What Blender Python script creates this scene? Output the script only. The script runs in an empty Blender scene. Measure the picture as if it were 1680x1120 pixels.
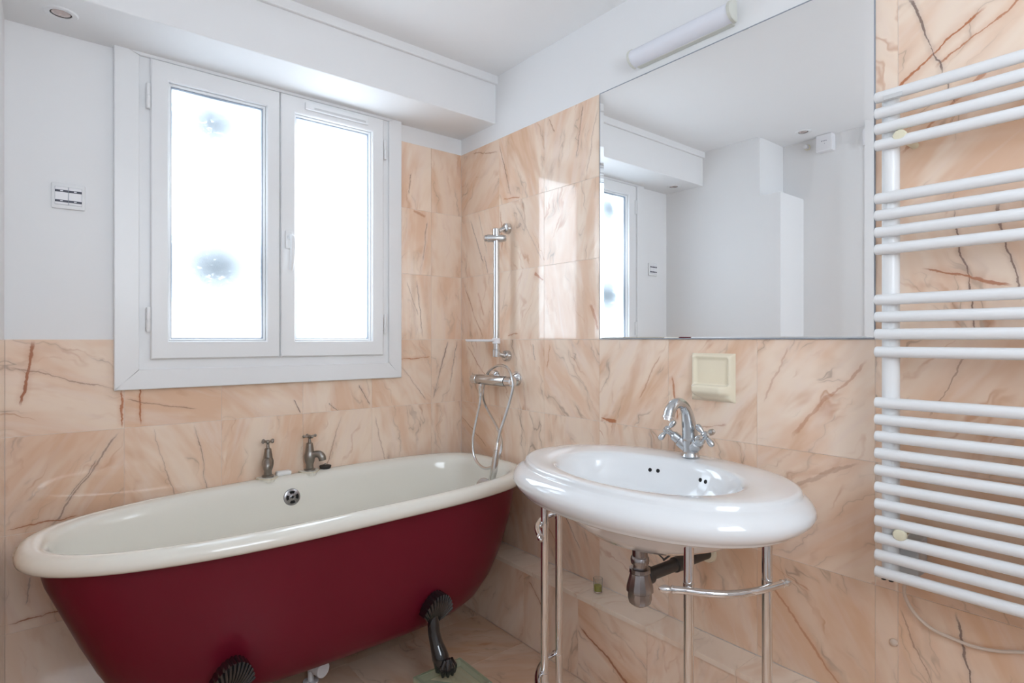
import bpy, bmesh, math, random
from mathutils import Vector, Matrix
from mathutils.bvhtree import BVHTree

scene = bpy.context.scene
COL = scene.collection
PI = math.pi

# ------------------------------------------------------------------ camera
F_PX, CV = 935.65, 556.62
YAW = math.radians(39.113)
CAM = Vector((-1.5692, -2.3237, 1.2))
FW = Vector((math.sin(YAW), math.cos(YAW), 0))
RT = Vector((math.cos(YAW), -math.sin(YAW), 0))
cd = bpy.data.cameras.new('camera')
cd.sensor_fit = 'HORIZONTAL'
cd.sensor_width = 36.0
cd.lens = 36.0 * F_PX / 1680.0
cd.shift_y = (CV - 560.0) / 1680.0
cd.clip_start = 0.02
cam = bpy.data.objects.new('camera', cd)
COL.objects.link(cam)
cam.location = CAM
cam.rotation_euler = (PI / 2, 0, -YAW)
scene.camera = cam

# ------------------------------------------------------------------ light
world = bpy.data.worlds.new('overcast_sky')
scene.world = world
world.use_nodes = True
bg = world.node_tree.nodes['Background']
bg.inputs['Color'].default_value = (0.885, 0.98, 1.08, 1)
bg.inputs['Strength'].default_value = 7.0


def portal(name, loc, rot, sx, sy):
    ld = bpy.data.lights.new(name, 'AREA')
    ld.shape = 'RECTANGLE'
    ld.size, ld.size_y = sx, sy
    ld.cycles.is_portal = True
    o = bpy.data.objects.new(name, ld)
    COL.objects.link(o)
    o.location, o.rotation_euler = loc, rot
    return o


portal('window_portal', (-0.862, 0.075, 1.65), (-PI / 2, 0, 0), 0.95, 1.12)
portal('added_opening_portal', (-1.21, -3.17, 1.775), (PI / 2, 0, 0), 0.82, 1.03)  # sky light through the opening added behind the camera

vs = scene.view_settings
vs.view_transform = 'Standard'
vs.look = 'None'
vs.exposure = 0.17
vs.gamma = 1.0
vs.use_curve_mapping = False
scene.cycles.use_denoising = True
scene.cycles.use_adaptive_sampling = True
scene.cycles.adaptive_threshold = 0.03
scene.cycles.max_bounces = 9
scene.cycles.diffuse_bounces = 5
scene.cycles.glossy_bounces = 4
scene.cycles.transmission_bounces = 6
scene.cycles.transparent_max_bounces = 12
scene.cycles.sample_clamp_indirect = 8.0
scene.cycles.blur_glossy = 0.3


# ------------------------------------------------------------------ pixel helper (1680x1120 frame)
def P(u, v, x=None, y=None, z=None):
    d = FW + RT * ((u - 840.0) / F_PX) + Vector((0, 0, (CV - v) / F_PX))
    if x is not None:
        t = (x - CAM.x) / d.x
    elif y is not None:
        t = (y - CAM.y) / d.y
    else:
        t = (z - CAM.z) / d.z
    return CAM + d * t


# ------------------------------------------------------------------ materials
def new_mat(name):
    m = bpy.data.materials.new(name)
    m.use_nodes = True
    return m, m.node_tree, m.node_tree.nodes['Principled BSDF']


def simple(name, col, rough=0.5, metal=0.0, coat=0.0, ior=1.5, noise=0.0, nscale=8.0, bump=0.0, trans=0.0):
    m, nt, b = new_mat(name)
    b.inputs['Roughness'].default_value = rough
    b.inputs['Metallic'].default_value = metal
    b.inputs['IOR'].default_value = ior
    b.inputs['Coat Weight'].default_value = coat
    b.inputs['Coat Roughness'].default_value = 0.04
    b.inputs['Transmission Weight'].default_value = trans
    N, L = nt.nodes, nt.links
    tc = N.new('ShaderNodeTexCoord')
    nz = N.new('ShaderNodeTexNoise')
    nz.inputs['Scale'].default_value = nscale
    nz.inputs['Detail'].default_value = 4
    L.new(tc.outputs['Object'], nz.inputs['Vector'])
    mix = N.new('ShaderNodeMix')
    mix.data_type = 'RGBA'
    mix.inputs[6].default_value = (*[c * (1 - noise) for c in col], 1)
    mix.inputs[7].default_value = (*[min(1, c * (1 + noise)) for c in col], 1)
    L.new(nz.outputs['Fac'], mix.inputs[0])
    L.new(mix.outputs[2], b.inputs['Base Color'])
    if bump:
        bp = N.new('ShaderNodeBump')
        bp.inputs['Strength'].default_value = bump
        bp.inputs['Distance'].default_value = 0.002
        L.new(nz.outputs['Fac'], bp.inputs['Height'])
        L.new(bp.outputs['Normal'], b.inputs['Normal'])
    return m


def marble(name, base_a, base_b, base_c):
    """rose marble: per tile look comes from the tile's own properties"""
    m, nt, b = new_mat(name)
    N, L = nt.nodes, nt.links

    def math_(op, a, bb=None, c=None, clamp=False):
        n = N.new('ShaderNodeMath')
        n.operation = op
        n.use_clamp = clamp
        for i, v in enumerate((a, bb, c)):
            if v is None:
                continue
            if isinstance(v, (int, float)):
                n.inputs[i].default_value = v
            else:
                L.new(v, n.inputs[i])
        return n.outputs[0]

    def vmath(op, a, bb=None, scale=None):
        n = N.new('ShaderNodeVectorMath')
        n.operation = op
        for i, v in enumerate((a, bb)):
            if v is None:
                continue
            if isinstance(v, tuple):
                n.inputs[i].default_value = v
            else:
                L.new(v, n.inputs[i])
        if scale is not None:
            if isinstance(scale, (int, float)):
                n.inputs['Scale'].default_value = scale
            else:
                L.new(scale, n.inputs['Scale'])
        return n.outputs[0]

    def attr(nm):
        n = N.new('ShaderNodeAttribute')
        n.attribute_type = 'OBJECT'
        n.attribute_name = nm
        return n

    def noise(vec, scale, detail=3.0, rough=0.55, dist=0.0):
        n = N.new('ShaderNodeTexNoise')
        n.inputs['Scale'].default_value = scale
        n.inputs['Detail'].default_value = detail
        n.inputs['Roughness'].default_value = rough
        n.inputs['Distortion'].default_value = dist
        L.new(vec, n.inputs['Vector'])
        return n.outputs['Fac']

    def mapr(v, a, bb, c=0.0, d=1.0, smooth=True):
        n = N.new('ShaderNodeMapRange')
        n.interpolation_type = 'SMOOTHSTEP' if smooth else 'LINEAR'
        L.new(v, n.inputs[0])
        for i, x in enumerate((a, bb, c, d)):
            n.inputs[1 + i].default_value = x
        return n.outputs[0]

    def mixc(f, a, bb):
        n = N.new('ShaderNodeMix')
        n.data_type = 'RGBA'
        if isinstance(f, (int, float)):
            n.inputs[0].default_value = f
        else:
            L.new(f, n.inputs[0])
        for i, v in ((6, a), (7, bb)):
            if isinstance(v, tuple):
                n.inputs[i].default_value = (*v, 1)
            else:
                L.new(v, n.inputs[i])
        return n.outputs[2]

    tc = N.new('ShaderNodeTexCoord').outputs['Object']
    seed, ang, tone, vein = attr('seed'), attr('angle'), attr('tone'), attr('vein')
    off = vmath('SCALE', (13.1, 7.7, 3.3), scale=seed.outputs['Fac'])
    # rotate into vein direction
    rot = N.new('ShaderNodeVectorRotate')
    rot.rotation_type = 'Z_AXIS'
    L.new(tc, rot.inputs['Vector'])
    L.new(math_('MULTIPLY', ang.outputs['Fac'], -1.0), rot.inputs['Angle'])
    rv = rot.outputs[0]
    wob = noise(vmath('ADD', tc, off), 9.0, 3.0)
    wobc = math_('SUBTRACT', wob, 0.5)
    fine = noise(vmath('ADD', tc, off), 60.0, 3.0, 0.6)
    st = vmath('MULTIPLY', rv, (8.0, 1.5, 1.0))
    st = vmath('ADD', st, off)
    comb = N.new('ShaderNodeCombineXYZ')
    L.new(math_('MULTIPLY', wobc, 0.9), comb.inputs[0])
    st = vmath('ADD', st, comb.outputs[0])
    # clouds
    cl = noise(vmath('ADD', vmath('MULTIPLY', rv, (8.0, 2.4, 1.0)), off), 1.0, 3.0, 0.6, 0.4)
    cl2 = noise(vmath('ADD', vmath('MULTIPLY', rv, (24.0, 3.4, 1.0)), off), 1.0, 3.0, 0.62, 0.5)
    cl3 = noise(vmath('ADD', vmath('ADD', vmath('MULTIPLY', rv, (11.0, 3.0, 1.0)), off), (4.0, 8.0, 2.0)), 1.0, 3.0, 0.6, 0.5)
    col = mixc(mapr(cl, 0.36, 0.62), base_a, base_b)
    col = mixc(math_('MULTIPLY', mapr(cl2, 0.48, 0.72), 0.6), col, base_c)
    # per tile tone: >0 warmer and deeper, <0 paler and greyer
    tpos = math_('MAXIMUM', tone.outputs['Fac'], 0.0)
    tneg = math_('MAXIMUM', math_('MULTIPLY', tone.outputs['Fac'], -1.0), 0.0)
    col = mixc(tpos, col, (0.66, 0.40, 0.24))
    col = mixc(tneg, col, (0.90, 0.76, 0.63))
    # warm flames
    col = mixc(math_('MULTIPLY', math_('MULTIPLY', mapr(cl3, 0.52, 0.74), 0.68), vein.outputs['Fac']), col, (0.70, 0.40, 0.23))
    # fine veins
    n1 = noise(st, 1.0, 3.0, 0.55)
    r1 = math_('ABSOLUTE', math_('SUBTRACT', n1, 0.5))
    mask1 = mapr(noise(vmath('ADD', tc, off), 7.0, 2.0), 0.42, 0.66)
    v1 = math_('MULTIPLY', mapr(r1, 0.0, 0.009, 1.0, 0.0), mask1)
    v1 = math_('MULTIPLY', v1, vein.outputs['Fac'])
    soft1 = math_('MULTIPLY', math_('MULTIPLY', mapr(r1, 0.0, 0.055, 1.0, 0.0), mask1), 0.34)
    col = mixc(math_('MULTIPLY', soft1, vein.outputs['Fac']), col, (0.50, 0.32, 0.21))
    col = mixc(math_('MULTIPLY', v1, 0.55, clamp=True), col, (0.30, 0.20, 0.15))
    st2 = vmath('ADD', st, (5.3, 2.1, 9.4))
    n2 = noise(st2, 0.8, 3.0, 0.55)
    r2 = math_('ABSOLUTE', math_('SUBTRACT', n2, 0.52))
    mask2 = mapr(noise(vmath('ADD', vmath('ADD', tc, off), (3.0, 1.0, 0.0)), 6.0, 2.0), 0.47, 0.70)
    v2 = math_('MULTIPLY', math_('MULTIPLY', mapr(r2, 0.0, 0.018, 1.0, 0.0), mask2), vein.outputs['Fac'])
    col = mixc(math_('MULTIPLY', v2, 0.72, clamp=True), col, (0.56, 0.25, 0.12))
    # explicit veins a and b of single tiles: line (x0, y0, angle), shape (half width, half length, strength), colour mix
    for nm in ('a', 'b', 'c'):
        ln, sh, cm = attr('line_' + nm), attr('shape_' + nm), attr('hue_' + nm)
        s1 = N.new('ShaderNodeSeparateXYZ')
        L.new(ln.outputs['Vector'], s1.inputs[0])
        s2 = N.new('ShaderNodeSeparateXYZ')
        L.new(sh.outputs['Vector'], s2.inputs[0])
        cen = N.new('ShaderNodeCombineXYZ')
        L.new(s1.outputs[0], cen.inputs[0])
        L.new(s1.outputs[1], cen.inputs[1])
        r = N.new('ShaderNodeVectorRotate')
        r.rotation_type = 'Z_AXIS'
        L.new(vmath('SUBTRACT', tc, cen.outputs[0]), r.inputs['Vector'])
        L.new(math_('MULTIPLY', s1.outputs[2], -1.0), r.inputs['Angle'])
        s3 = N.new('ShaderNodeSeparateXYZ')
        L.new(r.outputs[0], s3.inputs[0])
        across = math_('ABSOLUTE', math_('ADD', s3.outputs[1], math_('ADD', math_('MULTIPLY', wobc, 0.030), math_('MULTIPLY', math_('SUBTRACT', fine, 0.5), 0.010))))
        width = math_('MULTIPLY', s2.outputs[0], math_('MULTIPLY', mapr(cl3, 0.30, 0.70, 0.15, 1.35, False), 0.72))
        core = math_('SUBTRACT', 1.0, math_('DIVIDE', across, math_('MAXIMUM', width, 1e-5)), clamp=True)
        core = mapr(core, 0.0, 0.55)
        lm = math_('SUBTRACT', 1.0, math_('DIVIDE', math_('ABSOLUTE', s3.outputs[0]), math_('MAXIMUM', s2.outputs[1], 1e-5)), clamp=True)
        lm = mapr(lm, 0.0, 0.25)
        f = math_('MULTIPLY', math_('MULTIPLY', core, lm), s2.outputs[2], clamp=True)
        halo = math_('SUBTRACT', 1.0, math_('DIVIDE', across, math_('MAXIMUM', math_('MULTIPLY', s2.outputs[0], 2.6), 1e-5)), clamp=True)
        halo = math_('MULTIPLY', math_('MULTIPLY', math_('MULTIPLY', mapr(halo, 0.0, 1.0), lm), s2.outputs[2]), 0.38, clamp=True)
        col = mixc(halo, col, mixc(cm.outputs['Fac'], (0.50, 0.38, 0.31), (0.66, 0.34, 0.18)))
        vc = mixc(cm.outputs['Fac'], (0.20, 0.13, 0.11), (0.50, 0.17, 0.07))
        col = mixc(f, col, vc)
    L.new(col, b.inputs['Base Color'])
    b.inputs['Roughness'].default_value = 0.07
    b.inputs['IOR'].default_value = 1.55
    b.inputs['Coat Weight'].default_value = 0.35
    b.inputs['Coat IOR'].default_value = 1.55
    b.inputs['Coat Roughness'].default_value = 0.015
    return m


M = {}
M['paint'] = simple('white_wall_paint', (0.84, 0.836, 0.838), 0.6, noise=0.012, nscale=3, bump=0.05)
M['ceil'] = simple('white_ceiling_paint', (0.88, 0.88, 0.885), 0.7, noise=0.01, nscale=3)
M['grout'] = simple('beige_grout', (0.66, 0.49, 0.38), 0.8, noise=0.1, nscale=30)
M['marble'] = marble('rose_marble', (0.83, 0.555, 0.385), (0.93, 0.745, 0.595), (0.89, 0.70, 0.59))
M['marble_floor'] = marble('rose_marble_floor', (0.74, 0.49, 0.34), (0.82, 0.63, 0.48), (0.78, 0.59, 0.47))
M['pvc'] = simple('white_window_lacquer', (0.83, 0.83, 0.835), 0.32, noise=0.01)
M['gasket'] = simple('grey_gasket', (0.30, 0.33, 0.38), 0.6)
M['cream'] = simple('cream_enamel', (0.82, 0.79, 0.71), 0.14, coat=0.5, noise=0.02, nscale=4)
M['burgundy'] = simple('burgundy_paint', (0.15, 0.008, 0.020), 0.30, ior=1.32, noise=0.12, nscale=3)
M['black_iron'] = simple('black_enamelled_iron', (0.010, 0.009, 0.010), 0.15, coat=0.8)
M['porcelain'] = simple('white_porcelain', (0.86, 0.87, 0.88), 0.06, coat=0.8)
M['chrome'] = simple('chrome', (0.78, 0.78, 0.79), 0.07, metal=1.0)
M['brushed'] = simple('soft_chrome', (0.56, 0.58, 0.60), 0.16, metal=1.0, noise=0.04)
M['satin'] = simple('satin_chrome', (0.62, 0.62, 0.62), 0.2, metal=1.0, noise=0.06)
M['pewter'] = simple('tarnished_chrome', (0.30, 0.275, 0.25), 0.33, metal=1.0, noise=0.2, nscale=40)
M['darkchrome'] = simple('dull_dark_chrome', (0.34, 0.33, 0.34), 0.22, metal=1.0, noise=0.12, nscale=20)
M['blackpipe'] = simple('dark_pipe_plastic', (0.045, 0.042, 0.04), 0.4)
M['radiator'] = simple('white_radiator_lacquer', (0.84, 0.845, 0.85), 0.28, noise=0.01)
M['ivory'] = simple('ivory_plastic', (0.78, 0.73, 0.55), 0.4)
M['greywhite'] = simple('pale_grey_plastic', (0.62, 0.62, 0.62), 0.5)
M['whiteplastic'] = simple('white_plastic', (0.84, 0.83, 0.85), 0.35)
M['cable'] = simple('beige_cable_sheath', (0.68, 0.54, 0.44), 0.5)
M['ivory_ceramic'] = simple('ivory_ceramic', (0.88, 0.79, 0.61), 0.15, coat=0.5)
M['black'] = simple('black_rubber', (0.02, 0.018, 0.017), 0.5)
M['hole'] = simple('dark_hole', (0.006, 0.006, 0.006), 0.8)
M['navy'] = simple('dark_switch_band', (0.03, 0.03, 0.055), 0.4)
M['greymark'] = simple('grey_print', (0.3, 0.3, 0.34), 0.6)
M['soap'] = simple('white_soap', (0.86, 0.85, 0.83), 0.45)
M['stain'] = simple('limescale_stain', (0.66, 0.56, 0.36), 0.5)
M['diffuser'] = simple('lamp_diffuser', (0.80, 0.81, 0.87), 0.3, coat=0.3)
M['lampcap'] = simple('lamp_end_cap', (0.66, 0.66, 0.60), 0.35)
M['bulb'] = simple('spot_reflector', (0.60, 0.50, 0.47), 0.18, metal=0.7)
M['greenliquid'] = simple('yellow_green_liquid', (0.45, 0.42, 0.04), 0.3)
M['greyblue'] = simple('blue_grey_foliage', (0.17, 0.27, 0.34), 0.7)

m, nt, b = new_mat('mirror_silver')
b.inputs['Base Color'].default_value = (0.95, 0.965, 0.97, 1)
b.inputs['Metallic'].default_value = 1.0
b.inputs['Roughness'].default_value = 0.0
M['mirror'] = m

m, nt, b = new_mat('clear_glass')
b.inputs['Base Color'].default_value = (0.97, 0.99, 0.97, 1)
b.inputs['Transmission Weight'].default_value = 1.0
b.inputs['Roughness'].default_value = 0.02
M['glass'] = m

m, nt, b = new_mat('green_glass_block')
b.inputs['Base Color'].default_value = (0.74, 0.80, 0.60, 1)
b.inputs['Roughness'].default_value = 0.12
b.inputs['Transmission Weight'].default_value = 0.7
b.inputs['IOR'].default_value = 1.5
M['glassblock'] = m

# frosted pane: scatters most of the daylight, lets a share straight through
m = bpy.data.materials.new('frosted_glass')
m.use_nodes = True
nt = m.node_tree
nt.nodes.clear()
out = nt.nodes.new('ShaderNodeOutputMaterial')
tr = nt.nodes.new('ShaderNodeBsdfTransparent')
tl = nt.nodes.new('ShaderNodeBsdfTranslucent')
gl = nt.nodes.new('ShaderNodeBsdfGlossy')
gl.inputs['Roughness'].default_value = 0.25
tl.inputs['Color'].default_value = (0.84, 0.865, 0.88, 1)
tr.inputs['Color'].default_value = (0.86, 0.88, 0.90, 1)
mx = nt.nodes.new('ShaderNodeMixShader')
mx.inputs[0].default_value = 0.62
nt.links.new(tr.outputs[0], mx.inputs[1])
nt.links.new(tl.outputs[0], mx.inputs[2])
mx2 = nt.nodes.new('ShaderNodeMixShader')
mx2.inputs[0].default_value = 0.05
nt.links.new(mx.outputs[0], mx2.inputs[1])
nt.links.new(gl.outputs[0], mx2.inputs[2])
# fine grain of the frosting
tcn = nt.nodes.new('ShaderNodeTexCoord')
nzn = nt.nodes.new('ShaderNodeTexNoise')
nzn.inputs['Scale'].default_value = 260
bpn = nt.nodes.new('ShaderNodeBump')
bpn.inputs['Strength'].default_value = 0.35
bpn.inputs['Distance'].default_value = 0.002
nt.links.new(tcn.outputs['Object'], nzn.inputs['Vector'])
nt.links.new(nzn.outputs['Fac'], bpn.inputs['Height'])
nt.links.new(bpn.outputs[0], tl.inputs['Normal'])
nt.links.new(bpn.outputs[0], gl.inputs['Normal'])
nt.links.new(mx2.outputs[0], out.inputs[0])
M['frosted'] = m

# ------------------------------------------------------------------ object helpers
WORLD = {}


def tag(o, label, cat, group=None, kind=None):
    o['label'] = label
    if cat:
        o['category'] = cat
    if group:
        o['group'] = group
    if kind:
        o['kind'] = kind
    return o


def thing(name, loc, label, cat, group=None, kind=None):
    o = bpy.data.objects.new(name, None)
    o.empty_display_size = 0.05
    COL.objects.link(o)
    o.location = loc
    WORLD[o.name] = Vector(loc)
    return tag(o, label, cat, group, kind)


def link(name, bm, mat, parent=None, smooth=False, origin=None, sharp=35):
    """bmesh in world coordinates -> one object whose origin is its centre"""
    bmesh.ops.recalc_face_normals(bm, faces=bm.faces)
    vs_ = [v.co for v in bm.verts]
    lo = Vector([min(v[i] for v in vs_) for i in range(3)])
    hi = Vector([max(v[i] for v in vs_) for i in range(3)])
    c = Vector(origin) if origin is not None else (lo + hi) / 2
    for v in bm.verts:
        v.co -= c
    me = bpy.data.meshes.new(name)
    if smooth:
        for f in bm.faces:
            f.smooth = True
        lim = math.radians(sharp)
        for e in bm.edges:
            if len(e.link_faces) == 2 and e.calc_face_angle(0) > lim:
                e.smooth = False
    bm.to_mesh(me)
    bm.free()
    me.materials.append(M[mat])
    o = bpy.data.objects.new(name, me)
    COL.objects.link(o)
    WORLD[o.name] = c.copy()
    if parent is not None:
        o.parent = parent
        o.location = c - WORLD[parent.name]
    else:
        o.location = c
    return o


def box(bm, x0, x1, y0, y1, z0, z1, bevel=0.0, seg=2):
    x0, x1 = sorted((x0, x1)); y0, y1 = sorted((y0, y1)); z0, z1 = sorted((z0, z1))
    r = bmesh.ops.create_cube(bm, size=1.0)
    for v in r['verts']:
        v.co = Vector(((x0 + x1) / 2 + v.co.x * (x1 - x0), (y0 + y1) / 2 + v.co.y * (y1 - y0), (z0 + z1) / 2 + v.co.z * (z1 - z0)))
    if bevel:
        es = {e for v in r['verts'] for e in v.link_edges}
        bmesh.ops.bevel(bm, geom=list(es), offset=bevel, segments=seg, affect='EDGES', profile=0.5)
    return bm


def B():
    return bmesh.new()


def mkbox(*a, **k):
    return box(B(), *a, **k)


def frame_of(t, hint=Vector((0, 0, 1))):
    t = t.normalized()
    if abs(t.dot(hint)) > 0.97:
        hint = Vector((1, 0, 0)) if abs(t.x) < 0.9 else Vector((0, 1, 0))
    a = hint.cross(t).normalized()
    return a, t.cross(a)


def loft(bm, rings, cap0=True, cap1=True, closed=True):
    vr = [[bm.verts.new(p) for p in r] for r in rings]
    n = len(rings[0])
    for a, bb in zip(vr[:-1], vr[1:]):
        for i in range(n if closed else n - 1):
            j = (i + 1) % n
            bm.faces.new((a[i], a[j], bb[j], bb[i]))
    if cap0:
        bm.faces.new(vr[0][::-1])
    if cap1:
        bm.faces.new(vr[-1])
    return vr


def lathe(bm, prof, origin, axis=(0, 0, 1), seg=24, cap0=True, cap1=True):
    """prof: list of (radius, height along axis)"""
    ax = Vector(axis).normalized()
    a, c = frame_of(ax)
    o = Vector(origin)
    rings = []
    for r, h in prof:
        r = max(r, 1e-4)
        rings.append([o + ax * h + (a * math.cos(2 * PI * k / seg) + c * math.sin(2 * PI * k / seg)) * r for k in range(seg)])
    loft(bm, rings, cap0, cap1)
    return bm


def catmull(pts, n=8):
    pts = [Vector(p) for p in pts]
    q = [pts[0] * 2 - pts[1]] + pts + [pts[-1] * 2 - pts[-2]]
    res = []
    for i in range(1, len(q) - 2):
        p0, p1, p2, p3 = q[i - 1:i + 3]
        for k in range(n):
            t = k / n
            res.append(0.5 * ((2 * p1) + (p2 - p0) * t + (2 * p0 - 5 * p1 + 4 * p2 - p3) * t * t + (3 * p1 - p0 - 3 * p2 + p3) * t ** 3))
    res.append(pts[-1])
    return res


def tube(bm, pts, rad, seg=12, smooth_n=0, cap=True):
    if smooth_n:
        if isinstance(rad, (list, tuple)):
            rr = []
            for i in range(len(rad) - 1):
                for k in range(smooth_n):
                    rr.append(rad[i] + (rad[i + 1] - rad[i]) * k / smooth_n)
            rr.append(rad[-1])
            rad = rr
        pts = catmull(pts, smooth_n)
    pts = [Vector(p) for p in pts]
    n = len(pts)
    if not isinstance(rad, (list, tuple)):
        rad = [rad] * n
    tans = []
    for i in range(n):
        t = pts[min(i + 1, n - 1)] - pts[max(i - 1, 0)]
        tans.append(t.normalized())
    a, c = frame_of(tans[0])
    rings = []
    for i in range(n):
        if i:
            rot = tans[i - 1].rotation_difference(tans[i])
            a = rot @ a
            a = (a - tans[i] * a.dot(tans[i])).normalized()
        c = tans[i].cross(a)
        rings.append([pts[i] + (a * math.cos(2 * PI * k / seg) + c * math.sin(2 * PI * k / seg)) * rad[i] for k in range(seg)])
    loft(bm, rings, cap, cap)
    return bm


def ball(bm, c, r, seg=14, sc=(1, 1, 1)):
    res = bmesh.ops.create_uvsphere(bm, u_segments=seg, v_segments=max(6, seg // 2), radius=1.0)
    for v in res['verts']:
        v.co = Vector((c[0] + v.co.x * r * sc[0], c[1] + v.co.y * r * sc[1], c[2] + v.co.z * r * sc[2]))
    return bm


def prism(bm, poly, thick, mat4):
    """polygon (u,v) extruded from n=0 back to n=-thick and placed by a matrix"""
    top = [bm.verts.new(mat4 @ Vector((u, v, 0))) for u, v in poly]
    bot = [bm.verts.new(mat4 @ Vector((u, v, -thick))) for u, v in poly]
    bm.faces.new(top)
    bm.faces.new(bot[::-1])
    n = len(poly)
    for i in range(n):
        j = (i + 1) % n
        bm.faces.new((top[i], bot[i], bot[j], top[j]))
    return bm


def ringframe(bm, x0, x1, z0, z1, w, y0, y1, chamfer=0.0):
    """rectangular frame in the xz plane, bar widths w=(l,r,b,t); front y0 (room side), back y1"""
    l, r, bt, t = w if isinstance(w, (list, tuple)) else (w, w, w, w)
    o = [(x0, z0), (x1, z0), (x1, z1), (x0, z1)]
    i = [(x0 + l, z0 + bt), (x1 - r, z0 + bt), (x1 - r, z1 - t), (x0 + l, z1 - t)]
    c = chamfer
    oc = [(x0 + c, z0 + c), (x1 - c, z0 + c), (x1 - c, z1 - c), (x0 + c, z1 - c)]
    ic = [(x0 + l - c, z0 + bt - c), (x1 - r + c, z0 + bt - c), (x1 - r + c, z1 - t + c), (x0 + l - c, z1 - t + c)]
    loops = [[(p, y1) for p in o], [(p, y0 + c) for p in o], [(p, y0) for p in oc], [(p, y0) for p in ic], [(p, y0 + c) for p in i], [(p, y1) for p in i]]
    vr = [[bm.verts.new((p[0], y, p[1])) for p, y in lp] for lp in loops]
    for a, bb in zip(vr, vr[1:] + vr[:1]):
        for k in range(4):
            j = (k + 1) % 4
            bm.faces.new((a[k], a[j], bb[j], bb[k]))
    return bm


# ------------------------------------------------------------------ room dimensions
CEIL = 2.385
XL, XR2 = -1.672, -1.963        # left wall face, recess wall face
YB = -3.05                      # wall behind the camera
T = 0.3
G = 0.0012                       # tile proud of its wall

# ------------------------------------------------------------------ setting
def struct(name, bm, mat, label, cat):
    o = link(name, bm, mat)
    return tag(o, label, cat, kind='structure')


floor = struct('floor', mkbox(-2.1, 0.12, YB - 0.1, 0.12, -0.12, -G), 'grout', 'floor of square rose marble tiles under the bath', 'floor')
ceiling = struct('ceiling', mkbox(-2.1, 0.12, YB - 0.1, 0.12, CEIL, CEIL + 0.1), 'ceil', 'plain white painted ceiling', 'ceiling')

# window wall, with its opening
OX0, OX1, OZ0, OZ1 = -1.315, -0.405, 1.11, 2.168
bm = B()
box(bm, -2.1, OX0, G, 0.06, -0.1, CEIL)
box(bm, OX1, 0.12, G, 0.06, -0.1, CEIL)
box(bm, OX0, OX1, G, 0.06, -0.1, OZ0)
box(bm, OX0, OX1, G, 0.06, OZ1, CEIL)
wall_back = struct('wall_back', bm, 'paint', 'window wall, white above and rose marble tiled below the window', 'wall')
wall_right = struct('wall_right', mkbox(G, 0.12, YB, G, -0.1, CEIL), 'paint', 'rose marble tiled wall behind washbasin and mirror, white at top', 'wall')
bm = B()
box(bm, -2.1, XL - G, -0.649, G, 2.04, CEIL)
box(bm, -2.1, XL - G, -0.771, G, -0.1, 2.04)
box(bm, -2.1, XR2, YB, -0.65, -0.1, CEIL)
box(bm, XR2, XR2 + 0.004, YB, -1.10, -0.1, CEIL)
wall_left = struct('wall_left', bm, 'paint', 'white stepped wall at the left end of the bath', 'wall')
bm = B()  # unseen wall; its high opening is added to let in fill light
box(bm, -2.1, -1.62, YB - 0.1, YB, -0.1, CEIL)
box(bm, -0.80, 0.12, YB - 0.1, YB, -0.1, CEIL)
box(bm, -1.62, -0.80, YB - 0.1, YB, 2.29, CEIL)
box(bm, -1.62, -0.80, YB - 0.1, YB, -0.1, 1.26)
wall_front = struct('wall_front', bm, 'paint', 'white wall behind the viewer with a high opening added for fill light', 'wall')

# boxed beam over the window
beam = struct('trim_1', mkbox(XL - 0.01, 0.004, -0.275, 0.004, 2.175, CEIL + 0.01, bevel=0.004), 'paint', 'white boxed-in beam running above the window', 'beam')
bm = B()
box(bm, XL - 0.005, 0.004, -0.290, -0.274, CEIL - 0.035, CEIL + 0.004, bevel=0.004)
link('moulding', bm, 'paint', beam)

# ------------------------------------------------------------------ marble tiles
rng = random.Random(11)
R_WIN = Matrix.Rotation(PI / 2, 4, 'X')
R_RIGHT = Matrix.Rotation(-PI / 2, 4, 'Z') @ Matrix.Rotation(PI / 2, 4, 'X')
R_LEFT = Matrix.Rotation(PI / 2, 4, 'Z') @ Matrix.Rotation(PI / 2, 4, 'X')
R_FLOOR = Matrix.Identity(4)
MESHES = {}
GAP = 0.0003


def tile_mesh(w, h, mat, notch=None, thick=0.012, bev=0.0005):
    key = (round(w, 4), round(h, 4), mat, notch, thick)
    if key in MESHES:
        return MESHES[key]
    hw, hh = w / 2 - GAP, h / 2 - GAP
    if notch is None:
        poly = [(-hw, -hh), (hw, -hh), (hw, hh), (-hw, hh)]
    else:
        cu, cv, corner = notch      # notch corner point in local coords; which corner is cut away
        if corner == 'tr':
            poly = [(-hw, -hh), (hw, -hh), (hw, cv), (cu, cv), (cu, hh), (-hw, hh)]
        else:
            poly = [(-hw, -hh), (hw, -hh), (hw, hh), (cu, hh), (cu, cv), (-hw, cv)]
    n = len(poly)
    me = bpy.data.meshes.new('marble_tile')
    # inset front loop: move each vertex along the sum of its inward edge normals
    ins = []
    for i in range(n):
        p0, p1, p2 = Vector(poly[i - 1]), Vector(poly[i]), Vector(poly[(i + 1) % n])
        e1, e2 = (p1 - p0).normalized(), (p2 - p1).normalized()
        nn = Vector((-e1.y, e1.x)) + Vector((-e2.y, e2.x))
        ins.append(p1 + nn * bev)
    verts = [(p[0], p[1], 0) for p in ins] + [(p[0], p[1], -bev) for p in poly] + [(p[0], p[1], -thick) for p in poly]
    faces = [tuple(range(n)), tuple(range(3 * n - 1, 2 * n - 1, -1))]
    for i in range(n):
        j = (i + 1) % n
        faces.append((n + i, n + j, j, i))
        faces.append((2 * n + i, 2 * n + j, n + j, n + i))
    me.from_pydata(verts, [], faces)
    me.materials.append(M[mat])
    MESHES[key] = me
    return me


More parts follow.
